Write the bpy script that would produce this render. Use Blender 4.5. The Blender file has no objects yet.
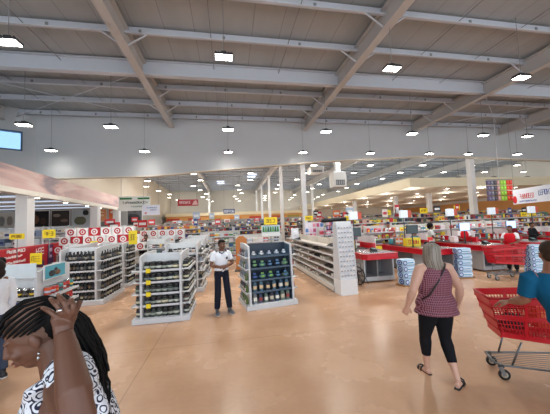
import bpy, math, random
from mathutils import Vector as V, Matrix, Quaternion
random.seed(7)
S=bpy.context.scene
COL=S.collection
PI=math.pi
# ------------------------------------------------------------------ materials
_m={}
def lin(c):
    return tuple((x/12.92 if x<=.04045 else ((x+.055)/1.055)**2.4) for x in c)
def mat(rgb,rough=.5,metal=0.,noise=.06,scale=12.,emit=0.,bump=0.,alpha=1.,spec=.5):
    """rgb are 0..255 sRGB values of the thing's own colour"""
    k=(rgb,rough,metal,noise,scale,emit,bump,alpha,spec)
    if k in _m: return _m[k]
    m=bpy.data.materials.new('mat_%d_%d_%d'%tuple(int(v) for v in rgb)); m.use_nodes=True
    nt=m.node_tree; b=nt.nodes['Principled BSDF']
    c=lin([v/255 for v in rgb])
    b.inputs['Roughness'].default_value=rough; b.inputs['Metallic'].default_value=metal
    b.inputs['Specular IOR Level'].default_value=spec
    b.inputs['Base Color'].default_value=(*c,1)
    if noise>0 or bump>0:
        tc=nt.nodes.new('ShaderNodeTexCoord'); n=nt.nodes.new('ShaderNodeTexNoise'); n.inputs['Scale'].default_value=scale
        nt.links.new(tc.outputs['Object'],n.inputs['Vector'])
        r=nt.nodes.new('ShaderNodeMapRange'); r.inputs['To Min'].default_value=1-noise; r.inputs['To Max'].default_value=1+noise
        nt.links.new(n.outputs['Fac'],r.inputs['Value'])
        mx=nt.nodes.new('ShaderNodeVectorMath'); mx.operation='SCALE'; mx.inputs[0].default_value=c
        nt.links.new(r.outputs[0],mx.inputs['Scale']); nt.links.new(mx.outputs[0],b.inputs['Base Color'])
        if bump>0:
            bp=nt.nodes.new('ShaderNodeBump'); bp.inputs['Strength'].default_value=bump
            nt.links.new(n.outputs['Fac'],bp.inputs['Height']); nt.links.new(bp.outputs[0],b.inputs['Normal'])
    if emit>0:
        b.inputs['Emission Color'].default_value=(*c,1); b.inputs['Emission Strength'].default_value=emit
    _m[k]=m; return m
WHITE=mat((226,228,230),.45); OFFW=mat((205,203,198),.5); STEEL=mat((160,163,165),.3,.8)
STEELW=mat((206,208,212),.5,.0,.03); GREY=mat((130,133,136),.5); BLACK=mat((18,18,20),.45); RED=mat((178,14,30),.35)
DKGREY=mat((55,58,62),.5); YEL=mat((240,214,20),.5); CHROME=mat((190,192,195),.2,1.)
# ------------------------------------------------------------------ mesh builder
class MB:
    def __init__(s): s.v=[];s.f=[];s.m=[];s.mats=[];s.sm=[]
    def mi(s,m):
        if m not in s.mats: s.mats.append(m)
        return s.mats.index(m)
    def add(s,vs,fs,m,smooth=False):
        o=len(s.v); i=s.mi(m); s.v+= [tuple(v) for v in vs]
        for f in fs: s.f.append([a+o for a in f]); s.m.append(i); s.sm.append(smooth)
    def box(s,x0,x1,y0,y1,z0,z1,m,M=None):
        vs=[V((x,y,z)) for z in (z0,z1) for y in (y0,y1) for x in (x0,x1)]
        if M is not None: vs=[M@v for v in vs]
        s.add(vs,[(0,2,3,1),(4,5,7,6),(0,1,5,4),(2,6,7,3),(0,4,6,2),(1,3,7,5)],m)
    def bar(s,p,q,w,h,m,up=(0,0,1)):
        p=V(p);q=V(q);d=(q-p).normalized();u=V(up)
        if abs(d.dot(u))>.99:u=V((1,0,0))
        a=d.cross(u).normalized()*w/2;b=a.cross(d).normalized()*h/2
        vs=[c+i*a+j*b for c in (p,q) for i,j in ((-1,-1),(1,-1),(1,1),(-1,1))]
        s.add(vs,[(0,1,2,3),(7,6,5,4),(0,4,5,1),(1,5,6,2),(2,6,7,3),(3,7,4,0)],m)
    def tube(s,pts,r,m,n=8,flat=1.,up=None):
        """pts polyline, r radius or list; flat squashes along 'up'"""
        pts=[V(p) for p in pts]; k=len(pts)
        if not isinstance(r,(list,tuple)): r=[r]*k
        rings=[];prev=None
        for i in range(k):
            d=(pts[min(i+1,k-1)]-pts[max(i-1,0)]); d=d.normalized() if d.length>1e-9 else V((0,0,1))
            if up is not None:
                a=d.cross(V(up)); a=a.normalized() if a.length>1e-4 else V((1,0,0))
            elif prev is None:
                a=d.orthogonal().normalized()
            else:
                a=prev-d*prev.dot(d); a=a.normalized() if a.length>1e-6 else d.orthogonal().normalized()
            prev=a; b=d.cross(a).normalized(); rr=r[i]
            rx,ry=rr if isinstance(rr,(list,tuple)) else (rr,rr*flat)
            rings.append([pts[i]+a*(math.cos(t*2*PI/n)*rx)+b*(math.sin(t*2*PI/n)*ry) for t in range(n)])
        s.loft(rings,m)
    def loft(s,rings,m,cap=True,smooth=True):
        n=len(rings[0]); vs=[v for r in rings for v in r]; fs=[]
        for i in range(len(rings)-1):
            for j in range(n):
                a=i*n+j;b=i*n+(j+1)%n; fs.append((a,b,b+n,a+n))
        if cap: fs.append(tuple(range(n-1,-1,-1))); o=(len(rings)-1)*n; fs.append(tuple(range(o,o+n)))
        s.add(vs,fs,m,smooth)
    def lathe(s,prof,m,c=(0,0,0),n=10,cap=True):
        c=V(c); s.loft([[c+V((r*math.cos(t*2*PI/n),r*math.sin(t*2*PI/n),z)) for t in range(n)] for r,z in prof],m,cap)
    def ell(s,c,r,m,M=None,n=12,k=8):
        c=V(c);rings=[]
        for i in range(1,k):
            ph=PI*i/k-PI/2
            ring=[V((math.cos(ph)*math.cos(t*2*PI/n)*r[0],math.cos(ph)*math.sin(t*2*PI/n)*r[1],math.sin(ph)*r[2])) for t in range(n)]
            if M is not None: ring=[M@v for v in ring]
            rings.append([c+v for v in ring])
        s.loft(rings,m)
    def prism(s,poly,y0,y1,m,axis='y'):
        n=len(poly)
        if axis=='y': vs=[(x,y0,z) for x,z in poly]+[(x,y1,z) for x,z in poly]
        elif axis=='x': vs=[(y0,x,z) for x,z in poly]+[(y1,x,z) for x,z in poly]
        else: vs=[(x,z,y0) for x,z in poly]+[(x,z,y1) for x,z in poly]
        fs=[tuple(range(n)),tuple(range(2*n-1,n-1,-1))]+[(i,(i+1)%n,(i+1)%n+n,i+n) for i in range(n)]
        s.add(vs,fs,m)
    def mesh(s,name):
        me=bpy.data.meshes.new(name); me.from_pydata(s.v,[],s.f)
        for m in s.mats: me.materials.append(m)
        for p,i,sm in zip(me.polygons,s.m,s.sm): p.material_index=i; p.use_smooth=sm
        me.validate(); me.update(); return me
    def build(s,name,parent=None,loc=None,rz=0,label=None,bevel=0,fix=True):
        o=bpy.data.objects.new(name,s.mesh(name)); COL.objects.link(o)
        if parent: o.parent=parent
        if loc: o.location=loc
        o.rotation_euler[2]=rz
        if label: o['label']=label
        if bevel:
            b=o.modifiers.new('bevel','BEVEL'); b.width=bevel; b.segments=2; b.limit_method='ANGLE'
        return o
def tag(o,label=None,cat=None,group=None,kind=None):
    if label:o['label']=label
    if cat:o['category']=cat
    if group:o['group']=group
    if kind:o['kind']=kind
    return o
def thing(name,label,cat,loc=(0,0,0),rz=0,group=None):
    o=bpy.data.objects.new(name,None); COL.objects.link(o); o.location=loc; o.rotation_euler[2]=rz; o.empty_display_size=.1
    return tag(o,label,cat,group)
def inst(name,me,loc,rz,label,cat,group=None,parent=None,sc=None):
    o=bpy.data.objects.new(name,me); COL.objects.link(o); o.location=loc; o.rotation_euler[2]=rz
    if parent:o.parent=parent
    if sc:o.scale=sc
    if label: tag(o,label,cat,group)
    return o
def struct(mb,name,label=None,**k):
    o=mb.build(name,**k); tag(o,label,kind='structure'); return o
def dup(root,loc,rz,label,group=None):
    r=root.copy(); COL.objects.link(r); r.location=loc; r.rotation_euler[2]=rz; r['label']=label
    if group:r['group']=group
    for ch in root.children:
        c=ch.copy(); COL.objects.link(c); c.parent=r
        for g in ch.children:
            d=g.copy(); COL.objects.link(d); d.parent=c
    return r
ORD=['first','second','third','fourth','fifth','sixth','seventh','eighth','ninth','tenth','eleventh','twelfth','thirteenth','fourteenth']
def scribble(mb,P,u,v,w,h,m,n=6,seed=1,off=.004):
    """row of letter-like strokes on a plane: origin P (lower left), unit u along, v up"""
    rnd=random.Random(seed); P=V(P);u=V(u);v=V(v);nn=u.cross(v)
    x=0;cw=w/n
    for i in range(n):
        a=P+u*(i*cw+cw*.12); ww=cw*.72; t=cw*.2
        k=rnd.randint(0,3)
        segs=[((0,0),(0,1)),((0,1),(1,1)),((1,1),(1,0)),((0,0),(1,0)),((0,.5),(1,.5))]
        rnd.shuffle(segs)
        for (x0,y0),(x1,y1) in segs[:3+k%2]:
            mb.bar(a+u*(x0*ww)+v*(y0*h)+nn*off,a+u*(x1*ww)+v*(y1*h)+nn*off,t,off*1.6,m,up=nn)
# ------------------------------------------------------------------ camera
R=((0.98459,0.02726,-0.17276),(-0.17065,-0.06677,-0.98307),(-0.03834,0.9974,-0.06109))
cam=bpy.data.cameras.new('camera'); co=bpy.data.objects.new('camera',cam); COL.objects.link(co)
mw=Matrix(R).to_4x4(); mw.translation=V((0,0,2.0)); co.matrix_world=mw
cam.sensor_width=36; cam.lens=36*265/550; cam.clip_start=.05; cam.clip_end=200; S.camera=co
S.view_settings.view_transform='Standard'; S.view_settings.look='None'; S.view_settings.gamma=1; S.view_settings.use_curve_mapping=False
S.view_settings.exposure=0.18
w=bpy.data.worlds.new('world'); S.world=w; w.use_nodes=True
bg=w.node_tree.nodes['Background']; bg.inputs[0].default_value=(.84,.92,1.,1); bg.inputs[1].default_value=2.3
def bulb(loc,power,color=(1,.93,.82)):
    l=bpy.data.lights.new('bulb','POINT'); l.energy=power; l.shadow_soft_size=.25; l.color=color; o=bpy.data.objects.new('bulb',l); COL.objects.link(o); o.location=loc
def area(loc,size,power,color=(1,.97,.92),parent=None,rot=(0,0,0),shape='SQUARE',sy=None):
    l=bpy.data.lights.new('lamp_light','AREA'); l.energy=power; l.size=size; l.color=color
    l.spread=2.2
    if sy: l.shape='RECTANGLE'; l.size_y=sy
    o=bpy.data.objects.new('lamp_light',l); COL.objects.link(o); o.location=loc; o.rotation_euler=rot
    if parent:o.parent=parent
    return o
# ------------------------------------------------------------------ floor
def floor_mat():
    m=bpy.data.materials.new('polished_concrete'); m.use_nodes=True; nt=m.node_tree; b=nt.nodes['Principled BSDF']
    L=nt.links.new; N=nt.nodes.new
    tc=N('ShaderNodeTexCoord'); n1=N('ShaderNodeTexNoise'); n1.inputs['Scale'].default_value=.9; n1.inputs['Detail'].default_value=8
    L(tc.outputs['Object'],n1.inputs['Vector'])
    r=N('ShaderNodeValToRGB'); r.color_ramp.elements[0].position=.3; r.color_ramp.elements[1].position=.72
    r.color_ramp.elements[0].color=(*lin((.72,.555,.43)),1); r.color_ramp.elements[1].color=(*lin((.83,.675,.55)),1)
    L(n1.outputs['Fac'],r.inputs[0])
    n2=N('ShaderNodeTexNoise'); n2.inputs['Scale'].default_value=14; n2.inputs['Detail'].default_value=6; L(tc.outputs['Object'],n2.inputs['Vector'])
    mr=N('ShaderNodeMapRange'); mr.inputs['To Min'].default_value=.92; mr.inputs['To Max'].default_value=1.06; L(n2.outputs['Fac'],mr.inputs[0])
    sc=N('ShaderNodeVectorMath'); sc.operation='SCALE'; L(r.outputs[0],sc.inputs[0]); L(mr.outputs[0],sc.inputs['Scale'])
    # saw-cut joints every 6 m
    br=N('ShaderNodeTexBrick'); br.offset=0; br.inputs['Scale'].default_value=1; br.inputs['Mortar Size'].default_value=.008
    br.inputs['Brick Width'].default_value=6.; br.inputs['Row Height'].default_value=6.
    br.inputs['Color1'].default_value=(1,1,1,1); br.inputs['Color2'].default_value=(1,1,1,1); br.inputs['Mortar'].default_value=(.72,.7,.68,1)
    mp=N('ShaderNodeMapping'); mp.inputs['Location'].default_value=(1.3,1.2,0); L(tc.outputs['Object'],mp.inputs[0]); L(mp.outputs[0],br.inputs[0])
    mu=N('ShaderNodeMix'); mu.data_type='RGBA'; mu.blend_type='MULTIPLY'; mu.inputs[0].default_value=1
    L(sc.outputs[0],mu.inputs[6]); L(br.outputs[0],mu.inputs[7]); L(mu.outputs[2],b.inputs['Base Color'])
    r2=N('ShaderNodeMapRange'); r2.inputs['To Min'].default_value=.16; r2.inputs['To Max'].default_value=.36; L(n1.outputs['Fac'],r2.inputs[0]); L(r2.outputs[0],b.inputs['Roughness'])
    return m
mb=MB(); mb.box(-16,34,-7,48,-.2,0,floor_mat()); struct(mb,'floor','polished tan concrete shop floor')
# ------------------------------------------------------------------ roof
def deck_mat():
    m=bpy.data.materials.new('roof_deck'); m.use_nodes=True; nt=m.node_tree; b=nt.nodes['Principled BSDF']
    L=nt.links.new; N=nt.nodes.new
    tc=N('ShaderNodeTexCoord'); sx=N('ShaderNodeSeparateXYZ'); L(tc.outputs['Object'],sx.inputs[0])
    md=N('ShaderNodeMath'); md.operation='PINGPONG'; md.inputs[1].default_value=.45; L(sx.outputs[0],md.inputs[0])
    lt=N('ShaderNodeMath'); lt.operation='LESS_THAN'; lt.inputs[1].default_value=0.014; L(md.outputs[0],lt.inputs[0])
    n=N('ShaderNodeTexNoise'); n.inputs['Scale'].default_value=.6; n.inputs['Detail'].default_value=5
    mp=N('ShaderNodeMapping'); mp.inputs['Scale'].default_value=(3,.4,1); L(tc.outputs['Object'],mp.inputs[0]); L(mp.outputs[0],n.inputs[0])
    r=N('ShaderNodeValToRGB'); r.color_ramp.elements[0].color=(*lin((.59,.61,.62)),1); r.color_ramp.elements[1].color=(*lin((.69,.71,.72)),1)
    L(n.outputs['Fac'],r.inputs[0])
    mx=N('ShaderNodeMix'); mx.data_type='RGBA'; mx.inputs[7].default_value=(*lin((.56,.57,.58)),1); L(lt.outputs[0],mx.inputs[0]); L(r.outputs[0],mx.inputs[6])
    L(mx.outputs[2],b.inputs['Base Color']); b.inputs['Roughness'].default_value=.7
    bp=N('ShaderNodeBump'); bp.inputs['Strength'].default_value=.4; L(lt.outputs[0],bp.inputs['Height']); L(bp.outputs[0],b.inputs['Normal'])
    return m
mb=MB(); DM=deck_mat(); mb.prism([(-16,-7),(34,-7),(34,15.2),(-9.6,15.2),(-16,11.9)],8.15,8.3,DM,axis='z'); mb.box(-9.6,34,15.2,48,8.15,8.3,DM); struct(mb,'ceiling','grey profiled metal roof deck')
ROOFW=mat((196,201,210),.5,0,.03,3.); ROOFT=mat((190,188,186),.55,0,.04,3.)
BX=[-10.5,-2.94,4.6,11.7,18.4,25.5]
def ibeam(mb,p,q,h,fw,t,m):
    """steel I section between p and q, p/q at the underside centre"""
    p=V(p);q=V(q);d=(q-p).normalized(); 
    a=d.cross(V((0,0,1))).normalized()
    mb.bar(p+V((0,0,t/2)),q+V((0,0,t/2)),fw,t,m); mb.bar(p+V((0,0,h/2)),q+V((0,0,h/2)),t*.7,h-2*t,m); mb.bar(p+V((0,0,h-t/2)),q+V((0,0,h-t/2)),fw,t,m)
for i,x in enumerate(BX):
    mb=MB(); ibeam(mb,(x,-7,7.42),(x,14.9 if i else 14.4,7.42),.6,.26,.03,ROOFT)
    for y in (6.6,8.25,11.6,13.1): # gusset stiffeners and knee braces
        for sx in (-1,1):
            mb.bar((x+sx*.1,y,7.5),(x+sx*.62,y,7.86),.035,.035,ROOFW)
    struct(mb,'roof_beam','white steel roof beam running to the bulkhead')
for i,x in enumerate(BX[1:]):
    mb=MB(); ibeam(mb,(x,15.1,7.3),(x,47,7.3),.7,.28,.03,ROOFT); struct(mb,'roof_beam','steel roof beam behind the bulkhead')
def purlin(y,h=.24,z=7.86,x0=-16,x1=34,name='roof_purlin'):
    mb=MB(); t=.02
    mb.box(x0,x1,y-t/2,y+t/2,z,z+h,ROOFW); mb.box(x0,x1,y-.09,y,z,z+t,ROOFW); mb.box(x0,x1,y,y+.09,z+h-t,z+h,ROOFW)
    # small bolted clips where the sag rods pass
    x=x0+1
    while x<x1: mb.box(x-.04,x+.04,y-.035,y-.01,z+.06,z+.16,GREY); x+=2.5
    struct(mb,name,'white steel purlin across the roof')
for y in (-3.3,-1.6,0.05,1.7,3.35,5.0,6.65,8.27,11.6,13.1,14.7): purlin(y,x0=-16 if y<12 else (-13.2 if y<14 else -10.1))
mb=MB(); ibeam(mb,(-16,10.0,7.55),(34,10.0,7.55),.55,.22,.03,ROOFW); struct(mb,'roof_tie_beam','deep white cross beam of the roof')
for y in [15.9+1.65*k for k in range(19)]: purlin(y,.22,7.9,x0=-9.5)
# sag rods and cross bracing under the deck
mb=MB()
for x in (-13,-8.2,-5.6,-.4,2.1,7.1,9.4,14.2,16.4,21,23): mb.tube([(x,-3,7.95),(x,14.8,7.95)],.013,GREY,5)
struct(mb,'trim_1','thin steel sag rods under the roof deck')
mb=MB()
for x0,x1 in ((-10.5,-2.94),(11.7,18.4)):
    mb.tube([(x0,10,7.72),(x1,14.9,7.72)],.016,ROOFW,5); mb.tube([(x1,10,7.72),(x0,14.9,7.72)],.016,ROOFW,5)
struct(mb,'trim_2','diagonal bracing rods of the roof')
# bulkhead between the two roofs (lower edge arches)
BW=mat((192,194,196),.65,0,.03,1.5)
edge=[(-9.5,4.72),(-7,4.75),(-4.1,4.80),(-1.5,5.04),(2.7,5.38),(5.5,5.62),(10.8,5.9),(12.6,5.97),(14.5,5.98),(18.4,5.87),(22.6,5.74),(34,5.5)]
mb=MB(); mb.prism([(-9.5,8.15)]+edge+[(34,8.15)],15.0,15.18,BW); struct(mb,'wall_bulkhead','pale grey bulkhead wall hanging under the roof')
mb=MB()
for (xa,za),(xb,zb) in zip(edge[:-1],edge[1:]): mb.bar((xa,15.09,za-.03),(xb,15.09,zb-.03),.3,.07,mat((214,206,192),.5))
struct(mb,'trim_3','cream edge strip along the foot of the bulkhead')
# left upper wall with clerestory window
mb=MB(); a=V((-9.5,15.05,0)); b=V((-16,11.8,0)); d=(b-a).normalized(); n=V((d.y,-d.x,0))
def wl(mb,s0,s1,z0,z1,m,t=.1,off=0):
    p=a+d*s0+V((0,0,(z0+z1)/2))+n*off; q=a+d*s1+V((0,0,(z0+z1)/2))+n*off; mb.bar(p,q,t,z1-z0,m)
WL=mat((176,178,180),.65,0,.03,1.5)
wl(mb,0,7.3,3.55,6.02,WL); wl(mb,0,7.3,7.0,8.15,WL); wl(mb,0,.5,6.02,7.0,WL); wl(mb,3.4,3.9,6.02,7.0,WL)
struct(mb,'wall_left','upper left wall with clerestory opening')
mb=MB(); FR=mat((70,96,124),.4,.3)
for s0,s1,z0,z1 in ((.5,3.4,6.02,6.09),(.5,3.4,6.93,7.0),(.5,.57,6.02,7.0),(3.33,3.4,6.02,7.0),(2.3,2.36,6.02,7.0),(5.,7.3,6.02,6.09)): wl(mb,s0,s1,z0,z1,FR,.16)
wf=struct(mb,'window_1','clerestory window high on the left wall')
mb=MB(); wl(mb,.55,3.35,6.05,6.97,mat((150,182,215),.1,0,0,1,.0,0,1,.8),.02); g=mb.build('pane',parent=wf)
gm=bpy.data.materials.new('window_glass'); gm.use_nodes=True
gb=gm.node_tree.nodes['Principled BSDF']; gb.inputs['Base Color'].default_value=(.26,.42,.62,1); gb.inputs['Roughness'].default_value=.05; gb.inputs['Transmission Weight'].default_value=.9; gb.inputs['IOR'].default_value=1.05
g.data.materials[0]=gm
# outer walls
mb=MB(); WW=mat((170,168,162),.7); mb.box(-16.2,-16,-7,11.8,0,8.3,WW); mb.box(-16.2,-16,11.8,19.9,0,3.6,WW); mb.box(-9.7,-9.55,15.2,47,3.55,8.3,mat((196,184,166),.7)); mb.box(-9.7,-9.55,19.95,47,0,3.55,WW); struct(mb,'wall_west')
mb=MB(); mb.box(-16,34,47,47.2,0,8.3,mat((206,200,190),.7,0,.08,.6)); struct(mb,'wall_back')
mb=MB(); mb.box(33.8,34,-7,48,0,3.9,mat((205,150,90),.7,0,.06,.6)); mb.box(33.8,34,-7,48,3.9,8.3,mat((200,196,190),.7,0,.06,.6)); struct(mb,'wall_right')  # lower wall coloured orange for the warm glow under the low ceiling
# curved fascia and dropped ceiling on the left
def fascia_mat():
    m=bpy.data.materials.new('fascia_mural'); m.use_nodes=True; nt=m.node_tree; b=nt.nodes['Principled BSDF']; L=nt.links.new; N=nt.nodes.new
    tc=N('ShaderNodeTexCoord'); mp=N('ShaderNodeMapping'); mp.inputs['Scale'].default_value=(.3,.3,1.4); mp.inputs['Rotation'].default_value=(.35,0,0)
    n=N('ShaderNodeTexNoise'); n.inputs['Scale'].default_value=1.1; n.inputs['Detail'].default_value=3; n.inputs['Distortion'].default_value=1.2
    L(tc.outputs['Object'],mp.inputs[0]); L(mp.outputs[0],n.inputs[0]); r=N('ShaderNodeValToRGB'); cr=r.color_ramp
    cr.elements[0].position=.33; cr.elements[0].color=(*lin((.60,.54,.57)),1); cr.elements[1].position=.7; cr.elements[1].color=(*lin((.90,.82,.79)),1)
    e=cr.elements.new(.5); e.color=(*lin((.84,.70,.68)),1); L(n.outputs['Fac'],r.inputs[0]); L(r.outputs[0],b.inputs['Base Color']); b.inputs['Roughness'].default_value=.5
    return m
FM=fascia_mat(); cur=[(-5.9,3.2),(-6.35,6.),(-6.7,9.1),(-6.86,12.3),(-7.05,15.5),(-7.3,19.6)]
import itertools
def smoothpath(pts,k=5):
    out=[]
    for i in range(len(pts)-1):
        p0=V(pts[max(i-1,0)]);p1=V(pts[i]);p2=V(pts[i+1]);p3=V(pts[min(i+2,len(pts)-1)])
        for j in range(k):
            t=j/k; out.append(.5*((2*p1)+(p2-p0)*t+(2*p0-5*p1+4*p2-p3)*t*t+(3*p1-p0-3*p2+p3)*t**3))
    out.append(V(pts[-1])); return out
cp=smoothpath([(x,y,0) for x,y in cur])
def band(name,z0,z1,th,out,m,label):
    mb=MB(); rings=[]
    for i,p in enumerate(cp):
        t=(cp[min(i+1,len(cp)-1)]-cp[max(i-1,0)]).normalized(); nn=V((t.y,-t.x,0))
        rings.append([p+nn*out+V((0,0,z0)),p+nn*out+V((0,0,z1)),p+nn*(out-th)+V((0,0,z1)),p+nn*(out-th)+V((0,0,z0))])
    mb.loft(rings,m,smooth=False); return struct(mb,name,label)
band('trim_4',3.45,4.15,.12,0,FM,'curved pink mural band above the service counter')
band('trim_5',3.28,3.45,.2,.06,mat((232,226,214),.4),'curved cream moulding under the pink mural band')
mb=MB(); mb.add([(p.x-.1,p.y,3.5) for p in cp]+[(-15.9,cp[-1].y,3.5),(-15.9,cp[0].y,3.5)],[tuple(range(len(cp)+2))],mat((150,152,156),.7)); 
mb.add([(p.x-.1,p.y,3.42) for p in cp]+[(-15.9,cp[-1].y,3.42),(-15.9,cp[0].y,3.42)],[tuple(range(len(cp)+1,-1,-1))],mat((205,205,203),.6)); struct(mb,'ceiling_left','low white ceiling over the service area')
mb=MB(); mb.box(-15.9,-6.9,19.7,19.9,0,3.5,mat((150,150,148),.6)); mb.box(-15.9,-6.9,19.4,19.7,2.15,2.25,STEELW); struct(mb,'wall_service','back wall of the service area')
# fluorescent strips + downlights under the low ceiling
DL=mat((255,246,225),.4,0,0,1.,12.); 
for j,y in enumerate((9.3,11.3,13.3,15.3,17.3)):
    mb=MB(); mb.box(-13,-7.4,y-.06,y+.06,3.33,3.39,mat((205,220,240),.4,0,0,1.,.55)); mb.box(-13,-7.4,y-.1,y+.1,3.385,3.418,mat((150,160,175),.5))
    o=mb.build('strip_light'); tag(o,'long strip light under the low left ceiling, %s from the entrance'%ORD[j],'ceiling light','strip lights under the low left ceiling')
    area((-11,y,3.31),4,20,(1,.98,.95),sy=.12)
for j,(x,y) in enumerate(((-7.5,8.4),(-7.6,10.2),(-7.65,12.2),(-7.8,14.4),(-7.9,16.6),(-8,18.4),(-9.6,9.2),(-10.2,12.4))):
    mb=MB(); mb.lathe([(.13,0),(.13,.03),(.09,.035)],WHITE,(0,0,0),14); mb.lathe([(.1,-.004),(.1,.002)],DL,(0,0,0),14)
    o=mb.build('downlight',loc=(x,y,3.385)); tag(o,'small round downlight in the low left ceiling','downlight','downlights in the low left ceiling')
# right dropped ceiling with cream fascia
mb=MB(); CR=mat((232,220,190),.6,0,.03,2.)
mb.box(12.9,33.8,16.9,46.9,4.28,4.4,mat((226,220,206),.6)); mb.box(12.75,12.9,16.9,46.9,4.2,4.85,CR); mb.box(12.75,33.8,16.75,16.9,4.2,4.85,CR); mb.box(12.9,33.8,16.9,46.9,4.80,4.86,GREY)
struct(mb,'ceiling_right','low cream ceiling box along the right side of the store')
k=0
for y in (18.5,22,26,31,37,43):
    for x in (14.2,17.4,20.6,24,28):
        mb=MB(); mb.lathe([(.16,0),(.16,.03),(.1,.035)],WHITE,(0,0,0),12); mb.lathe([(.12,-.004),(.12,.002)],DL,(0,0,0),12)
        o=mb.build('downlight',loc=(x,y,4.245)); tag(o,'round downlight in the low cream ceiling','downlight','downlights in the low cream ceiling')
        if x in (14.2,20.6,28): bulb((x,y,3.7),55)
# columns
COLM=mat((226,226,226),.5,0,.02)
def column(x,y,z1,w,label,lean=0):
    mb=MB(); mb.box(x-w/2,x+w/2,y-w/2,y+w/2,0,z1,COLM); mb.box(x-w/2-.04,x+w/2+.04,y-w/2-.04,y+w/2+.04,0,.25,COLM); struct(mb,'column',label)
for y in (15.4,22.2,29,35.8,42.6): column(4.5,y,7.35,.25,'white steel column in the row down the middle of the store')
for x,y in ((11.7,35.8),(16.5,15.5),(16.9,24.6),(18.6,22),(14.6,29)): column(x,y,7.35 if x<12 or y<16 else 4.3,.34,'white column on the right side of the store')
column(-2.94,42,7.35,.28,'white column at the far end')
column(-7.0,10.6,3.4,.36,'white column at the mouth of the service area'); column(-7.2,16,3.4,.36,'white column by the service shelves'); column(-7.3,19.1,3.4,.36,'white column at the end of the mural band')
# far cream ceiling fascia at the back, centre-left, with orange glow painted beneath
mb=MB(); mb.box(-9,12,40.8,41,2.2,3.9,mat((222,160,90),.6)); mb.box(-9.1,12,40.7,40.8,3.5,3.95,mat((232,216,180),.6)); mb.box(-9,12,40.8,46.9,3.85,3.95,OFFW); struct(mb,'trim_6','cream fascia with painted orange glow across the back of the store')
for x in range(-8,12,3):
    mb=MB(); mb.box(-.9,.9,-.06,.06,-.3,.3,mat([(196,60,40),(220,130,40),(170,150,60),(190,70,50)][x%4],.5)); o=mb.build('department_sign',loc=(x,40.6,2.9)); tag(o,'coloured department board on the far back wall','sign','department boards on the far back wall')
# ------------------------------------------------------------------ pendant lights
HOUS=mat((60,62,66),.4,.4); LENS=mat((255,250,238),.3,0,0,1.,26.); LENSF=mat((255,248,232),.3,0,0,1.,12.)
def pendant_protos():
    h=MB(); h.box(-.22,.22,-.13,.13,0,.05,HOUS)
    for k in range(7): h.box(-.2+k*.062,-.19+k*.062,-.12,.12,.05,.09,HOUS)
    h.box(-.06,.06,-.05,.05,.09,.14,HOUS)
    l=MB()
    for k in range(4): l.box(-.205+k*.105,-.115+k*.105,-.11,.11,-.012,0,LENS)
    c=MB(); c.tube([(0,0,.14),(0,0,2.1)],.008,GREY,5)
    return h.mesh('housing'),l.mesh('lens'),c.mesh('cord')
PH,PL,PC=pendant_protos()
rows=[(6.5,'nearest row'),(10.8,'middle row'),(14.2,'row just before the bulkhead')]
for ry,rn in rows:
    xs={6.5:[-4.75,-.08,4.56,8.97],10.8:[-7.29,-4.4,0,4.22,8.43,12.33,14.96],14.2:[-8.4,-4.2,.0,4.15,8.25,12.2,15.0,18.75]}[ry]
    for i,x in enumerate(xs):
        t=thing('pendant_light','rectangular LED pendant light, %s from the left in the %s'%(ORD[i],rn),'ceiling light',(x+ .07,ry,5.9+(.3 if ry<7 else 0)),0,'LED pendant lights')
        inst('housing',PH,(0,0,0),0,None,None,parent=t); inst('lens',PL,(0,0,0),0,None,None,parent=t); inst('cord',PC,(0,0,0),0,None,None,parent=t)
        area((0,0,-.03),.4,60 if ry<14 else 9,(1,.97,.9),parent=t)
far=MB(); far.box(-.22,.22,-.13,.13,0,.1,HOUS); far.box(-.2,.2,-.11,.11,-.012,0,LENSF); far.tube([(0,0,.1),(0,0,2.)],.01,GREY,4); FME=far.mesh('pendant_light')
j=0
def bulb(loc,power):
    l=bpy.data.lights.new('bulb','POINT'); l.energy=power; l.shadow_soft_size=.25; l.color=(1,.95,.87); o=bpy.data.objects.new('bulb',l); COL.objects.link(o); o.location=loc
for y in (17.4,20.2,23.2,26.4,29.6,33,36.6,40,43.6):
    for k in range(11):
        x=-12+4.25*k+((y*7)%1.3)
        o=inst('pendant_light',FME,(x,y,5.9),0,'small LED pendant light hanging in the store beyond the bulkhead','ceiling light','pendant lights beyond the bulkhead')
        if (k+int(y))%2==0: bulb((x,y,5.62),80)
# skylight panels beyond
SK=mat((225,236,250),.5,0,0,1.,1.5)
for i,(x,y) in enumerate(((-6.5,21),(-2,24),(0.9,27),(3,33),(7.4,24),(9,20),(-1,38),(-7,27),(16.2,19.5),(20,19),(-4,18.6))):
    mb=MB(); mb.box(x-.5,x+.5,y-1.1,y+1.1,8.08,8.14,SK); o=mb.build('skylight'); area((x,y,8.05),1.2,120,(.88,.94,1)); tag(o,'pale daylit skylight panel in the far roof','skylight','skylight panels in the far roof')
# air-conditioning boxes hung from the far roof
def acbox(x,y,z,w,h,label):
    t=thing('air_conditioner',label,'air conditioner',(x,y,z))
    m=MB(); m.box(-w/2,w/2,-.5,.5,0,h,mat((196,194,190),.5)); m.build('casing',t,bevel=.02)
    m=MB(); m.box(-w*.34,w*.34,-.53,-.5,h*.12,h*.45,DKGREY)
    for k in range(4): m.box(-w*.32+k*w*.17,-w*.32+k*w*.17+w*.11,-.55,-.53,h*.16,h*.41,GREY)
    m.build('grille',t)
    m=MB(); m.box(-w*.2,w*.2,-.2,.2,h,8.1-z,mat((186,184,180),.5)); m.build('duct',t)
acbox(9.0,20.6,4.75,1.1,1.25,'boxy grey air conditioning unit with vent grille behind the bulkhead')
acbox(5.4,17.2,6.35,.55,.5,'small dark-backed duct box beside the column top')
acbox(7.1,20.6,5.9,1.1,.5,'flat air duct box left of the big vent unit')
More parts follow.
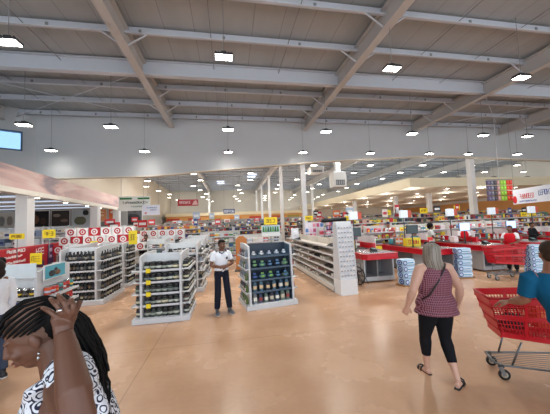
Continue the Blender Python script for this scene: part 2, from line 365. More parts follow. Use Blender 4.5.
# ------------------------------------------------------------------ merchandise prototypes (mesh data shared by the copies)
def c3(*a): return mat(a,.45,0,.05,20.)
_pm={}
def pm(kind,c,c2=None):
    k=(kind,c,c2)
    if k in _pm: return _pm[k]
    m=MB(); A=mat(c,.4,0,.08,18.); B=mat(c2 or (230,228,220),.5,0,.08,30.)
    if kind=='jar': # squat jar with lid and label, 0.1 wide
        m.lathe([(.042,0),(.05,.008),(.05,.03)],A,n=10); m.lathe([(.0515,.03),(.0515,.062)],B,n=10); m.lathe([(.05,.062),(.048,.085),(.03,.095)],A,n=10); m.lathe([(.042,.093),(.044,.097),(.044,.118),(.04,.122)],mat((40,40,42),.35),n=10)
    elif kind=='bottle':
        m.lathe([(.032,0),(.036,.008),(.036,.05)],A,n=9); m.lathe([(.0372,.05),(.0372,.11)],B,n=9); m.lathe([(.036,.11),(.034,.15),(.014,.19),(.013,.22)],A,n=9); m.lathe([(.016,.215),(.016,.24)],mat((28,28,30),.35),n=8)
    elif kind=='goggle': # wide low item: bag-like pouch with window
        m.ell((0,0,.055),(.085,.05,.055),A,n=12,k=6); m.ell((0,-.035,.06),(.05,.025,.03),B,n=10,k=5); m.box(-.03,.03,-.012,.012,.1,.14,B)
    elif kind=='tall': # slim tall carton with coloured band and tab
        m.box(-.035,.035,-.03,.03,0,.17,A); m.box(-.0365,.0365,-.0315,.0315,.05,.12,B); m.prism([(-.035,.17),(.035,.17),(.012,.2),(-.012,.2)],-.01,.01,A)
    elif kind=='carton':
        m.box(-.11,.11,-.08,.08,0,.2,A); m.box(-.112,.112,-.082,.082,.06,.14,B); m.box(-.012,.012,-.0815,.0815,0,.2005,B)
    elif kind=='pouch':
        rr=[]
        for z,w,d in ((0,.075,.03),(.03,.08,.045),(.1,.078,.04),(.16,.074,.018),(.19,.076,.004)): rr.append([V((x*w,y*d,z)) for x,y in ((-1,-.5),(-.6,-1),(.6,-1),(1,-.5),(1,.5),(.6,1),(-.6,1),(-1,.5))])
        m.loft(rr,A,smooth=False); m.box(-.045,.045,-.046,-.036,.04,.11,B)
    elif kind=='can':
        m.lathe([(.033,0),(.036,.006),(.036,.014)],CHROME,n=9); m.lathe([(.037,.014),(.037,.1)],A,n=9); m.lathe([(.036,.1),(.033,.11),(.031,.106)],CHROME,n=9); m.lathe([(.0376,.035),(.0376,.06)],B,n=9)
    me=m.mesh(kind); _pm[k]=me; return me
KN={'jar':('jar','jar'),'bottle':('bottle','bottle'),'goggle':('gift_pouch','pouch'),'tall':('slim_carton','carton'),'carton':('carton','carton'),'pouch':('packet','packet'),'can':('tin_can','can')}
COUNT={}
def put(kind,cols,c2s,pts,rz,label,group,sc=1.,plural=None):
    nm,cat=KN[kind]
    for p in pts:
        me=pm(kind,random.choice(cols),random.choice(c2s))
        s=sc*random.uniform(.94,1.06)
        inst(nm,me,(p[0]+random.uniform(-.006,.006),p[1]+random.uniform(-.006,.006),p[2]),rz+random.uniform(-.12,.12),label,cat,group,sc=(s,s,s*random.uniform(.97,1.05)))
        COUNT[kind]=COUNT.get(kind,0)+1
DARK=[(26,28,32),(38,40,44),(50,46,42),(30,36,46)]; LBL=[(150,146,138),(96,96,98),(190,180,150),(70,74,82),(120,104,84)]
MIX=[(196,40,46),(228,120,60),(60,140,150),(240,236,230),(70,90,160),(120,60,60),(240,200,60),(90,150,90)]
PALE=[(222,222,224),(200,208,216),(232,214,218),(180,190,205),(214,206,190)]
BLUEG=[(44,78,104),(70,104,124),(36,48,66),(96,118,110),(52,70,96)]
# ------------------------------------------------------------------ four-sided white display units
def display(label,x,y,w,d,h,sd,nsh,front,side,where,rz=0,header=None,back=WHITE,sides=(1,1),slant=0.,tags=None,lb=0.08,base_h=.11,shm=None):
    """front edge centre at x,y; sd = depth of the side shelves"""
    t=thing('display_stand',label,'display stand',(x,y,0),rz,'white display stands on the shop floor')
    M_=Matrix.Rotation(rz,4,'Z'); M_.translation=V((x,y,0))
    bw=w-2*sd
    m=MB(); m.box(-w/2,w/2,0,d,0.0,base_h,STEELW); m.box(-w/2+.03,w/2-.03,.03,d-.03,base_h,base_h+.012,WHITE); m.build('base',t,bevel=.006)
    for s in (-1,1):
        m=MB(); X=s*bw/2
        m.prism([(.02,base_h),(d-.02,base_h),(d-.02,h+.02),(.36+slant,h+.02),(.0+slant,h-.03)],X-.022,X+.022,STEELW,axis='x')
        if shm: m.prism([(.05,base_h),(.36,base_h),(.36+slant,h-.02),(.05+slant,h-.05)],X-s*.022,X-s*.026,shm,axis='x')
        m.build('side_panel',t)
    m=MB(); m.box(-bw/2,bw/2,.36+slant,.385+slant,base_h,h,back); m.build('back_panel',t)
    gap=(h-base_h-lb)/nsh
    for k in range(nsh):
        z=base_h+.012+k*gap; sl=slant*(z/h)
        if k>0:
            m=MB(); m.box(-bw/2+.022,bw/2-.022,.05+sl,.36+slant,z-.015,z,shm or WHITE); m.box(-bw/2+.022,bw/2-.022,.035+sl,.05+sl,z-.03,z+.012,shm or STEELW); m.build('shelf',t)
        kind,cols,c2,n,sc=front if not isinstance(front,list) else front[k%len(front)]
        for r_ in range(2 if kind in('bottle','can') and sc<1.3 else 1):
            pts=[M_@V((-bw/2+.05+(bw-.1)*(i+.5)/n,.12+sl+r_*.13,z)) for i in range(n)]
            if kind: put(kind,cols,c2,pts,rz,'%s in the front row group of %s on the %s shelf of the %s'%(KN[kind][1],'goods',('bottom' if k==0 else ORD[nsh-1-k]+' from top'),where) if 0 else 'small %s on the %s front shelf of the %s'%(KN[kind][1],('bottom' if k==0 else ORD[nsh-1-k]),where),'%ss on the %s'%(KN[kind][1],where),sc)
        for s in (-1,1):
            if not sides[(s+1)//2]: continue
            if k>0:
                m=MB(); m.box(min(s*bw/2,s*w/2),max(s*bw/2,s*w/2),.03,d-.03,z-.015,z,WHITE); m.box(s*w/2-.008,s*w/2+.008,.03,d-.03,z-.03,z+.012,STEELW); m.build('side_shelf',t)
            kind,cols,c2,n,sc=side
            if kind:
                pts=[M_@V((s*(w/2-sd/2),.1+(d-.2)*(i+.5)/n,z)) for i in range(n)]
                put(kind,cols,c2,pts,rz+s*PI/2,'%s on the %s %s-hand shelf of the %s'%(KN[kind][1],('bottom' if k==0 else ORD[nsh-1-k]),'left' if s<0 else 'right',where),'%ss on the %s'%(KN[kind][1],where),sc)
    if header:
        m=MB(); m.box(-bw/2,bw/2,.0,.02,h-.12,h+.12,mat(header,.4)); m.build('header_board',t)
    if tags:
        for k in tags: 
            m=MB(); z=base_h+.012+k*gap; m.box(-bw/2+.1,-bw/2+.19,.02,.034,z-.05,z+.04,YEL); m.build('price_ticket',t)
    return t
JL=[(190,196,186),(150,160,150),(214,206,176),(120,130,128)]; jf=('jar',DARK+[(66,76,70)],JL,6,1.42); js=('jar',DARK+[(66,76,70),(96,70,60)],JL,6,1.3)
display('white four-sided stand of dark jars with yellow tickets, nearest left of the guard',-1.46,6.05,1.16,1.2,1.43,.18,5,jf,js,'stand nearest left of the guard',tags=(1,2,3,4),lb=.1)
display('white stand of dark jars directly behind the nearest jar stand',-1.45,8.5,1.3,1.2,1.5,.2,5,('jar',DARK+PALE,LBL,6,1.4),('goggle',DARK+PALE,LBL,5,1.2),'stand behind the jar stand')
display('white stand of mixed dark goods third back in the jar stand row',-1.45,10.9,1.3,1.2,1.5,.2,4,('goggle',DARK+MIX,LBL,4,1.3),('goggle',PALE+DARK,LBL,4,1.3),'third stand of the jar row')
display('white stand of pale and dark goods last in the jar stand row',-1.5,13.4,1.3,1.2,1.55,.2,4,('carton',PALE+DARK+MIX[:3],LBL,4,1.),('carton',PALE+DARK,LBL,4,1.),'last stand of the jar row')
display('white stand of black bottles left of the nearest jar stand',-4.0,7.95,1.25,1.5,1.52,.2,5,('bottle',DARK[:2],LBL,8,1.05),('bottle',DARK,LBL,8,1.05),'black bottle stand',header=None,lb=.1)
display('white stand of black bottles behind the first bottle stand',-4.05,10.0,1.2,1.0,1.52,.2,5,('bottle',DARK[:2],LBL,6,1.05),('bottle',DARK,LBL,5,1.05),'rear black bottle stand')
display('white stand of cans and packets with a pale header board at far left',-3.72,5.15,1.36,.95,1.36,.19,5,('can',MIX+DARK,LBL+MIX,8,1.25),('can',[(206,84,50),(60,140,140),(196,50,44),(80,110,100)],PALE+MIX,7,1.35),'stand with the pale header board',header=(214,226,232),lb=.28)
t=thing('side_poster','teal poster with dark seal-like shapes on the side of the can stand','poster',(-3.18,5.25,1.16)); 
m=MB(); m.box(0,.02,0,.6,0,.26,WHITE); m.build('frame',t); m=MB(); m.box(.02,.026,.02,.58,.02,.24,mat((84,168,190),.4)); m.ell((.027,.2,.1),(.006,.09,.06),DKGREY); m.ell((.027,.36,.1),(.006,.08,.05),mat((120,90,70),.5)); m.ell((.027,.3,.16),(.006,.05,.03),DKGREY); m.build('picture',t)
display('white stand of mixed packs set between the jar stands and the bottle stands',-2.8,11.0,1.0,1.0,1.55,.18,5,('can',DARK+MIX,PALE,6,1.3),('jar',DARK+PALE,JL,5,1.2),'front stand of mixed packs')
display('white stand of red and dark packs behind the one between the jar and bottle stands',-2.9,13.2,1.0,1.0,1.6,.18,5,('tall',DARK+MIX+[(190,40,50)],PALE,6,1.0),('jar',DARK,JL,5,1.2),'rear stand of mixed packs')
display('white stand of striped packets left of the person in black',-5.6,10.9,1.1,.9,1.5,.18,5,('pouch',PALE+MIX,PALE,4,.95),('jar',DARK,JL,4,1.2),'stand of striped packets')
NAVY=mat((34,52,70),.35)
bf=[('can',[(110,150,170),(190,196,200),(70,100,130)],PALE+BLUEG,6,1.7),('tall',BLUEG+[(190,186,176)],[(232,210,160),(200,190,170),(236,232,220)],6,1.25),('goggle',BLUEG,[(120,170,90),(80,130,170),(60,90,150)],5,1.15),('goggle',BLUEG,[(90,130,170),(110,160,110),(120,90,160)],5,1.15),('goggle',[(120,134,144),(90,110,128)],PALE,5,.85)]
bf=[('tall',BLUEG+[(120,130,136)],[(200,190,170),(236,232,220),(150,60,60)],7,1.1),('tall',BLUEG[:3],[(236,214,160),(216,190,150),(236,232,220)],6,1.1)]+bf[2:]
display('wide white framed stand with navy back and rows of blue goods, right of the guard',.99,6.35,1.28,.95,1.5,.1,5,bf,('pouch',[(150,60,50),(90,110,60),(120,130,140),(60,60,70)],PALE,4,.9),'navy-backed stand right of the guard',rz=.17,back=NAVY,slant=.1,lb=.02,shm=mat((70,92,112),.3))
# ------------------------------------------------------------------ long gondolas
def gondola(label,x,y,L,h,nsh,where,prod,rz=PI/2,face=1,dep=.45,col=OFFW,both=False,fill=.9,stuff=None,lip=None,name='shelving_unit',backcol=None,cat='shelves'):
    """long run from (x,y) along local +x; shelves face local -y (face=1) or both"""
    t=thing(name,label,cat,(x,y,0),rz); M_=Matrix.Rotation(rz,4,'Z'); M_.translation=V((x,y,0))
    m=MB(); m.box(0,L,-dep,dep if both else .04,.0,.14,mat((120,118,116),.5)); m.box(0,L,-dep-.004,-dep+.02,.05,.16,col); m.build('base',t)
    m=MB(); m.box(0,L,-.02,.02,.14,h,backcol or col); m.build('back_panel',t)
    nb=max(1,int(round(L/1.25)))
    for k in range(nb+1): m=MB(); m.box(k*L/nb-.02,k*L/nb+.02,-.05,.05,0,h+.03,col); m.build('upright',t)
    g=(h-.16)/nsh
    for k in range(nsh+1 if nsh else 0):
        z=.16+k*g
        if k==nsh: break
        for s in ((-1,1) if both else (-1,)):
            m=MB(); y0,y1=(s*dep*(.97 if k==0 else .85),0); m.box(0,L,min(y0,y1),max(y0,y1),z-.02,z,col); m.box(0,L,y0-.012,y0+.012,z-.035,z+.015,lip or STEELW); m.build('shelf',t)
            if prod and s==-1:
                kind,cols,c2,stp,sc=prod
                if stuff is None:
                    n=int(L/stp); pts=[M_@V((stp*(i+.5),s*dep*.55,z)) for i in range(n) if random.random()<fill]
                    put(kind,cols,c2,pts,rz,'%s on the %s shelf of the %s'%(KN[kind][1],('bottom' if k==0 else ORD[nsh-1-k]),where),'%ss on the %s'%(KN[kind][1],where),sc)
                else: STUFF(stuff,M_,0,L,s*dep*.8,s*.05,z,g*.92,cols)
    return t
_st={}
def STUFF(key,M_,x0,x1,ya,yb,z,hh,cols):
    """far merchandise gathered in one uncountable mass per aisle block"""
    m=_st.setdefault(key,MB()); x=x0+.02
    while x<x1-.08:
        w_=random.uniform(.09,.26); w_=min(w_,x1-x); h_=hh*random.uniform(.45,.95); c=random.choice(cols)
        m.box(x,x+w_*.93,min(ya,yb),max(ya,yb),z,z+h_,mat(c,.5,0,.08,18.),M_)
        if random.random()<.6: m.box(x+w_*.15,x+w_*.78,min(ya,yb)-.004,max(ya,yb)+.004,z+h_*.3,z+h_*.65,mat(random.choice([(236,234,230),(200,40,44),(40,60,120),(236,206,60),(30,30,34)]),.5,0,.08,18.),M_)
        x+=w_
# right aisle: long run of almost empty cream shelves
CRM=mat((214,206,196),.45)
gondola('long run of almost empty cream shelves between the navy stand and the checkouts',3.30,13.45,6.3,1.45,6,'nearly empty cream shelf run',None,rz=-PI/2,dep=.46,col=CRM)
# dark hose-like items and folded stock lying on the near shelves
for i,(y,z,l) in enumerate(((10.6,1.02,.9),(9.2,1.02,.7),(8.9,.81,.9),(7.9,.59,.8),(11.6,1.23,.8),(7.8,.38,.7),(7.7,1.23,.5))):
    m=MB()
    for k in range(5): m.tube([(0,-l/2,.02+.0*k),(.03,-l/4,.04+k*.008),(.02+k*.02,0,.05+k*.01),(.05,l/4,.03+k*.01),(0,l/2,.02)],.018,mat((46,42,44),.6),6)
    m.box(-.08,.1,-l*.3,l*.25,.0,.03,mat([(40,38,40),(60,50,48)][i%2],.6))
    o=m.build('folded_umbrella',loc=(3.02,y,z)); tag(o,'dark folded goods lying on the nearly empty cream shelves, %s of the heap'%ORD[i],'umbrella','dark goods on the empty shelves')
for i in range(26):
    y=7.4+random.random()*5.6; z=random.choice((.17,.17,.38,.60,.81)); c=random.choice([(170,120,110),(190,184,176),(120,96,90),(206,196,180)])
    m=MB(); m.box(-.1,.1,-.12,.12,0,.07,mat(c,.5)); m.box(-.101,.101,-.05,.05,.01,.071,mat((226,222,214),.5)); o=m.build('packet',loc=(3.05,y,z)); tag(o,'small flat packet lying on the nearly empty cream shelves','packet','packets on the empty shelves')
# card tower at the near end of that run
t=thing('card_rack','tall white rack of clipped cards at the near end of the empty shelves','card rack',(3.12,6.98,0),.08)
m=MB(); m.box(-.25,.25,-.2,.22,0,.42,WHITE); m.build('base',t,bevel=.01)
m=MB(); m.prism([(-.14,.42),(.2,.42),(.12,1.98),(-.04,1.98)],-.23,.23,WHITE,axis='x'); m.build('board',t)
for s in (-1,1):
    m=MB(); m.prism([(-.19,.42),(.2,.42),(.12,1.9),(-.09,1.9)],s*.24-.012,s*.24+.012,STEELW,axis='x'); m.build('side_panel',t)
for r in range(11):
    z=.5+r*.128; y=-.16+.10*(z-.42)/1.5
    m=MB(); m.box(-.225,.225,y-.03,y-.02,z-.02,z+.015,STEELW)
    for k in range(5):
        x=-.18+k*.09; hh=.07+.02*((r+k)%2); m.box(x-.036,x+.036,y-.028,y-.02,z,z+hh,mat([(236,238,240),(226,226,232),(210,216,226),(240,236,236)][(r*3+k)%4],.4)); m.box(x-.028,x+.022,y-.031,y-.028,z+.012,z+.03,mat([(120,124,130),(40,40,44),(90,110,140)][(r+k*2)%3 if r>1 else 1],.5))
    m.build('card_row',t)
tag(bpy.data.objects.new('x',None)) if 0 else None
# ------------------------------------------------------------------ mid and far merchandise
_tc={}
def ringbox(ca,cb):
    m=MB(); m.box(-.2,.2,-.12,.12,0,.34,mat(ca,.45)); 
    for rr,c in ((.13,mat(cb,.4)),(.075,mat(ca,.45)),(.04,mat(cb,.4))):
        m.add([(rr*math.cos(a*PI/8),-.121-(.13-rr)*.02,.17+rr*math.sin(a*PI/8)) for a in range(16)],[tuple(range(16))],c)
    return m.mesh('carton')
RB=ringbox((238,236,236),(178,14,30)); RB2=ringbox((186,24,40),(236,230,230))
gondola('low display table of white boxes with red rings behind the bottle stands',-7.0,12.4,3.6,1.05,1,'ring box table',None,rz=0)
for r in range(3):
    for k in range(8-r):
        inst('carton',RB if (k*3+r)%4 else RB2,(-6.8+.44*k+.2*r,12.2+.05*r,1.08+.345*r),0,'white carton with a red ring in the stacked wall of ring cartons','carton','white cartons with red rings')
for r in range(2):
    for k in range(5): inst('carton',RB,(-4.2+.43*k,14.4,1.2+.345*r),0,'white carton with a red ring in the smaller rear stack','carton','white cartons with red rings, rear stack')
gondola('low shelf under the smaller rear stack of ring cartons',-4.5,14.6,2.3,1.2,3,'shelf under ring cartons',('carton',MIX+PALE,PALE,.3,1.),rz=0)
CC=PALE+MIX+[(236,236,238)]*3
gondola('waist-high shelf of mixed cartons facing the entrance behind the navy stand',.3,12.6,2.2,1.5,4,'shelf behind the navy stand',('carton',[(226,120,130),(240,236,230),(60,60,80),(200,60,60)]+PALE,PALE,.25,1.),rz=0)
gondola('shelf of pale cartons left of the brown board',-1.6,15.6,2.2,1.65,5,'shelf left of the brown board',('carton',CC,PALE+MIX,.26,1.),rz=0)
gondola('shelf of cartons behind the empty cream shelf run',4.6,14.6,2.3,1.9,6,'shelf behind the cream run',('carton',CC+[(60,110,170),(90,170,120)],PALE+MIX,.26,1.),rz=0)
t=thing('standee','orange-brown panel with a round top edge standing in the middle aisle','display panel',(.50,11.7,0)); m=MB(); m.prism([(-.24,.0),(.24,0),(.24,1.35),(.1,1.5),(-.1,1.5),(-.24,1.35)],-.03,.03,mat((188,120,62),.5)); m.build('panel',t); m=MB(); m.box(-.3,.3,-.2,.2,0,.05,DKGREY); m.build('foot',t)
far_cols=[(40,40,46),(70,60,56),(110,104,100),(34,46,80),(226,226,228),(196,44,48),(60,76,140),(230,190,70),(120,96,84),(40,42,48),(150,60,60),(210,170,160),(90,130,110),(236,228,214),(206,120,60)]
def fg(x,y,L,h,n,key,lab,cols=far_cols,col=mat((150,146,140),.5)): gondola(lab,x,y,L,h,n,lab,('carton',cols,PALE,.3,1.),rz=0,stuff=key,col=col)
lr=[(-6.3,17.2,3.6,1.9),(-1.6,18.6,4.6,1.9),(-6.4,21.5,4.2,2.15),(-1.2,22.2,5.2,2.15),(-6.6,26,5,2.35),(-.8,26.5,5,2.35),(-7,31,14,2.55),(-8,37,22,2.8)]
for i,(x,y,L,h) in enumerate(lr):
    fg(x,y,L,h,6,'stock_a%d'%(i//3),['broad shelf of mixed stock, %s row behind the jar stands'%ORD[i]][0],far_cols)
rl=[(6.2,15.4,5.4,2.1),(12.6,14.6,8.5,2.1),(5.4,18,6.0,2.2),(13,18.8,12,2.4),(5.6,21.5,7,2.2),(14,22.5,14,2.3),(6,26,20,2.5),(8,32,24,2.7)]
for i,(x,y,L,h) in enumerate(rl):
    fg(x,y,L,h,6,'stock_b%d'%(i//3),'broad shelf of bright stock, %s row behind the checkouts'%ORD[i],far_cols+[(236,214,60),(226,150,150)])
sl=[(-14,9.6,6.4,2.0),(-15,12.8,7.2,2.15),(-15,16.6,7.4,2.3)]
for i,(x,y,L,h) in enumerate(sl):
    fg(x,y,L,h,6,'stock_c','shelf of pale boxes in the service area, %s row from the entrance'%ORD[i],PALE*3+[(206,214,220),(120,140,170),(60,66,80),(170,190,196)],STEELW)
names={'a':'mixed merchandise filling the far shelves behind the jar stands','b':'bright merchandise filling the shelves behind the checkouts','c':'pale boxed goods filling the service area shelves'}
for k,m in _st.items():
    o=m.build('merchandise'); tag(o,names[k[6]]+(', near block' if k.endswith('0') else ', middle block' if k.endswith('1') else ', far block' if k.endswith('2') else ''),'merchandise',kind='stuff')
# posters and screens on the service back wall
def poster(x,y,z0,w,h,bgc,blobs,label,name='wall_poster',rz=0,fr=WHITE,cat='poster'):
    t=thing(name,label,cat,(x,y,z0),rz); m=MB(); m.box(-w/2,w/2,0,.04,0,h,fr); m.build('frame',t)
    m=MB(); m.box(-w/2+.03,w/2-.03,-.008,0,.03,h-.03,mat(bgc,.45)); 
    for bx,bz,rx,rz_,c in blobs: m.ell((bx*w,-.01,bz*h),(rx*w,.006,rz_*h),mat(c,.45),n=12,k=6)
    m.build('picture',t); return t
poster(-14.0,19.6,2.25,1.1,1.1,(228,226,220),[(-.2,.5,.15,.3,(150,150,150)),(.2,.5,.15,.3,(170,160,150))],'pale poster at the left end of the service wall')
poster(-12.4,19.6,2.25,1.7,1.15,(30,26,28),[(0,.5,.16,.28,(120,84,66)),(.3,.4,.1,.2,(70,50,44))],'dark poster with a warm round shape on the service wall')
poster(-10.9,19.6,2.25,1.1,1.15,(58,50,46),[(-.2,.7,.2,.1,(150,140,130)),(.2,.4,.2,.1,(130,110,100))],'brown poster beside the dark poster on the service wall')
poster(-9.6,19.6,2.25,1.3,1.2,(190,198,204),[(-.1,.35,.28,.25,(106,108,86)),(.15,.78,.14,.16,(28,30,34))],'light grey poster with a round dish and dark spoon shape')
poster(-8.5,19.6,2.55,.8,.85,(232,160,110),[(0,.5,.25,.1,(250,220,190)),(0,.75,.25,.07,(250,220,190))],'small orange poster above the service shelves')
poster(-7.75,19.6,2.3,.55,1.1,(226,110,50),[(0,.8,.3,.1,(250,230,220))],'narrow orange poster by the end column')
poster(-6.6,20.0,2.2,1.2,1.2,(90,94,98),[(0,.4,.4,.35,(34,36,40)),(.1,.85,.1,.1,(60,62,66))],'grey poster with a dark cooking pot between the end columns')
# red board of the service counter
A_=V((-5.95,5.6,0)); B_=V((-7.6,15.2,0)); D_=(B_-A_); LL=D_.length; ang=math.atan2(D_.y,D_.x)
t=thing('service_counter','long red service counter front with white lettering and purple pillars on the left','counter',A_,ang)
m=MB(); m.box(0,LL,0,.6,0,1.06,mat((190,188,186),.5)); m.build('counter_body',t)
m=MB(); m.box(0,LL,-.05,0,.12,1.5,mat((186,16,34),.4)); m.build('front_panel',t)
m=MB(); m.box(0,LL,-.06,.03,1.5,1.54,mat((214,60,70),.4)); m.build('top_rail',t)
for x0 in (2.3,6.2):
    m=MB(); m.box(x0,x0+.42,-.075,-.05,.12,1.5,mat((70,30,92),.4)); m.ell((x0+.21,-.078,1.3),(.12,.006,.08),mat((206,190,220),.4)); m.ell((x0+.21,-.078,1.05),(.1,.006,.06),mat((190,170,210),.4)); m.build('purple_pillar',t)
m=MB()
for r in range(4): scribble(m,(3.35,-.055,1.25-r*.17),(1,0,0),(0,0,1),1.1+.2*(r%2),.05,mat((246,236,238),.4),9,r+3)
scribble(m,(3.6,-.055,1.40),(1,0,0),(0,0,1),1.0,.08,mat((250,246,246),.4),7,21); scribble(m,(5.3,-.055,1.2),(1,0,0),(0,0,1),.6,.22,mat((250,240,240),.4),3,22)
m.build('lettering',t)
m=MB(); m.box(4.6,5.9,-.065,-.05,.75,.95,mat((70,30,92),.4)); m.build('purple_strip',t)
t2=thing('screen','pale blue screen on the red service counter','screen',A_+D_.normalized()*1.25+V((.02,0,1.02)),ang); m=MB(); m.box(0,1.0,-.12,-.07,0,.45,DKGREY); m.build('bezel',t2); m=MB(); m.box(.03,.97,-.125,-.12,.03,.42,mat((150,178,226),.3,0,0,1,.8)); m.build('display',t2)
for i,(x,y) in enumerate(((-5.1,12.3),)): pass
# price signs
def price_sign(x,y,z,w,h,label,pole=True,rz=0,c=(242,216,24),ink=(150,112,20),base=1.0):
    t=thing('price_sign',label,'price sign',(x,y,z),rz); m=MB(); m.box(-w/2,w/2,-.01,.01,0,h,mat(c,.45)); m.build('card',t)
    m=MB(); scribble(m,(-w*.36,-.011,h*.3),(1,0,0),(0,0,1),w*.72,h*.42,mat(ink,.5),3,int(abs(x*7)+y)); m.build('digits',t)
    if pole: m=MB(); m.tube([(0,.014,base-z),(0,.014,h*.5)],.012,GREY,6); m.build('stem',t)
    return t
def onpx(px,py,Y):
    v=V((R[0][0]*(px-275)+R[0][1]*(207-py)-R[0][2]*265,R[1][0]*(px-275)+R[1][1]*(207-py)-R[1][2]*265,R[2][0]*(px-275)+R[2][1]*(207-py)-R[2][2]*265))
    k=Y/v.y; return v.x*k,Y,v.z*k+2
ps=[((36,266),8.4,.36,.4,'yellow price sign on the red service counter',1.2),((49,239),9.3,.45,.33,'yellow price sign leftmost above the pale service shelves',1.2),((75,236),12.5,.42,.36,'yellow price sign in the middle of the pale service shelves',1.2),((95,234),16.3,.4,.38,'yellow price sign nearest the end column of the service area',1.2),((94,252),11.9,.35,.5,'tall yellow price sign in front of the ring cartons',1.05),((133,246),10.2,.35,.62,'tall yellow price sign above the bottle and jar stands',1.2),((17,240),9.3,.5,.22,'yellow price sign above the left end of the pale service shelves',1.2),
    ((309,221),12.2,.5,.28,'yellow price sign over the pink and white board',1.),((348,221),13,.42,.3,'yellow price sign behind the card rack',1.),((387,216),15,.7,.42,'yellow sign behind the second checkout',1.),((424,214),15,.7,.42,'yellow sign behind the third checkout',1.),((457,211),15,.55,.42,'yellow sign behind the fourth checkout',1.),((524,217),12.2,.5,.3,'yellow sign left of a pair near the banner',1.),((533,216),12.2,.5,.3,'yellow sign right of a pair near the banner',1.)]
for (px,py),Y,w_,h_,lb,bs in ps:
    x,y,z=onpx(px,py,Y); price_sign(x,y,z+h_*.1,w_*.78,h_*.78,lb,base=bs)
# green header with plants picture + yellow sign (hung)
def hang_sign(x,y,z,w,h,c,label,fill=None,cords=True,name='hanging_sign',rz=0,top=7.9):
    t=thing(name,label,'sign',(x,y,z),rz); m=MB(); m.box(-w/2,w/2,-.02,.02,0,h,mat(c,.45)); m.build('board',t,bevel=.004)
    if fill: m=MB(); fill(m,w,h); m.build('print',t)
    if cords:
        m=MB()
        for s in (-1,1): m.tube([(s*w*.42,0,h),(s*w*.42,0,top-z)],.008,GREY,5)
        m.build('cord',t)
    return t
def f1(m,w,h):
    G=mat((40,120,50),.5)
    m.box(-w*.46,-w*.08,-.026,-.02,h*.78,h*.9,G); m.box(w*.1,w*.48,-.026,-.02,h*.78,h*.9,G); scribble(m,(-w*.38,-.022,h*.5),(1,0,0),(0,0,1),w*.8,h*.13,mat((60,80,50),.5),13,5)
    scribble(m,(-w*.1,-.022,h*.25),(1,0,0),(0,0,1),w*.45,h*.07,mat((110,130,110),.5),9,6)
hang_sign(-5.2,16,3.0,1.65,.82,(232,234,226),'wide white hanging sign with two green bars and dark lettering',f1)
def f2(m,w,h):
    scribble(m,(-w*.25,-.022,h*.68),(1,0,0),(0,0,1),w*.6,h*.1,mat((120,130,160),.5),7,8); scribble(m,(-w*.05,-.022,h*.45),(1,0,0),(0,0,1),w*.35,h*.12,mat((120,130,160),.5),4,9); m.ell((-w*.3,-.024,h*.2),(w*.07,.004,h*.09),mat((220,120,100),.5))
hang_sign(-4.25,15.7,2.72,.9,.56,(222,222,234),'smaller pale hanging sign with a red dot, lower right of the green barred one',f2)
def f3(m,w,h):
    scribble(m,(-w*.42,-.022,h*.35),(1,0,0),(0,0,1),w*.55,h*.35,mat((240,214,210),.5),9,10); m.prism([(w*.2,h*.15),(w*.48,h*.15),(w*.4,h*.85),(w*.28,h*.7)],-.028,-.02,mat((226,180,176),.5))
hang_sign(-2.6,18,3.35,1.3,.42,(170,30,40),'dark red hanging sign with pale lettering',f3)
def f4(m,w,h): scribble(m,(-w*.42,-.022,h*.3),(1,0,0),(0,0,1),w*.84,h*.4,mat((226,230,240),.5),6,11)
hang_sign(.05,26,3.1,1.1,.45,(96,104,130),'slate blue hanging sign over the centre aisle',f4)
def f5(m,w,h):
    m.box(-w*.48,w*.48,-.026,-.02,h*.38,h*.95,mat((160,196,200),.5))
    for k in range(7): m.prism([(-w*.46+k*w*.13,h*.4),(-w*.34+k*w*.13,h*.4),(-w*.36+k*w*.13,h*.8),(-w*.42+k*w*.13,h*.9)],-.032,-.026,mat([(56,120,60),(90,150,70),(40,90,60)][k%3],.5))
hang_sign(1.87,12,1.42,.84,.5,(226,232,234),'white sign with a row of green plants above the navy stand',f5,cords=False)
m=MB(); m.tube([(1.87,12.03,.0),(1.87,12.03,2.2)],.02,GREY,6); m.box(1.6,2.14,11.9,12.3,0,.03,DKGREY); o=m.build('sign_post'); tag(o,'grey post carrying the plant sign behind the navy stand','post')
price_sign(1.87,11.96,1.95,.6,.33,'wide yellow sign above the green plant sign',False)
poster(2.93,11.7,1.28,.34,.46,(224,228,238),[(0,.5,.3,.3,(232,236,244))],'pale blank card in a stand at the far end of the empty shelves',name='card_holder')
m=MB(); m.tube([(2.93,11.76,0),(2.93,11.76,1.5)],.015,GREY,6); m.box(2.8,3.06,11.7,11.95,1.44,1.46,GREY); o=m.build('card_post'); tag(o,'thin post behind the blank card','post')
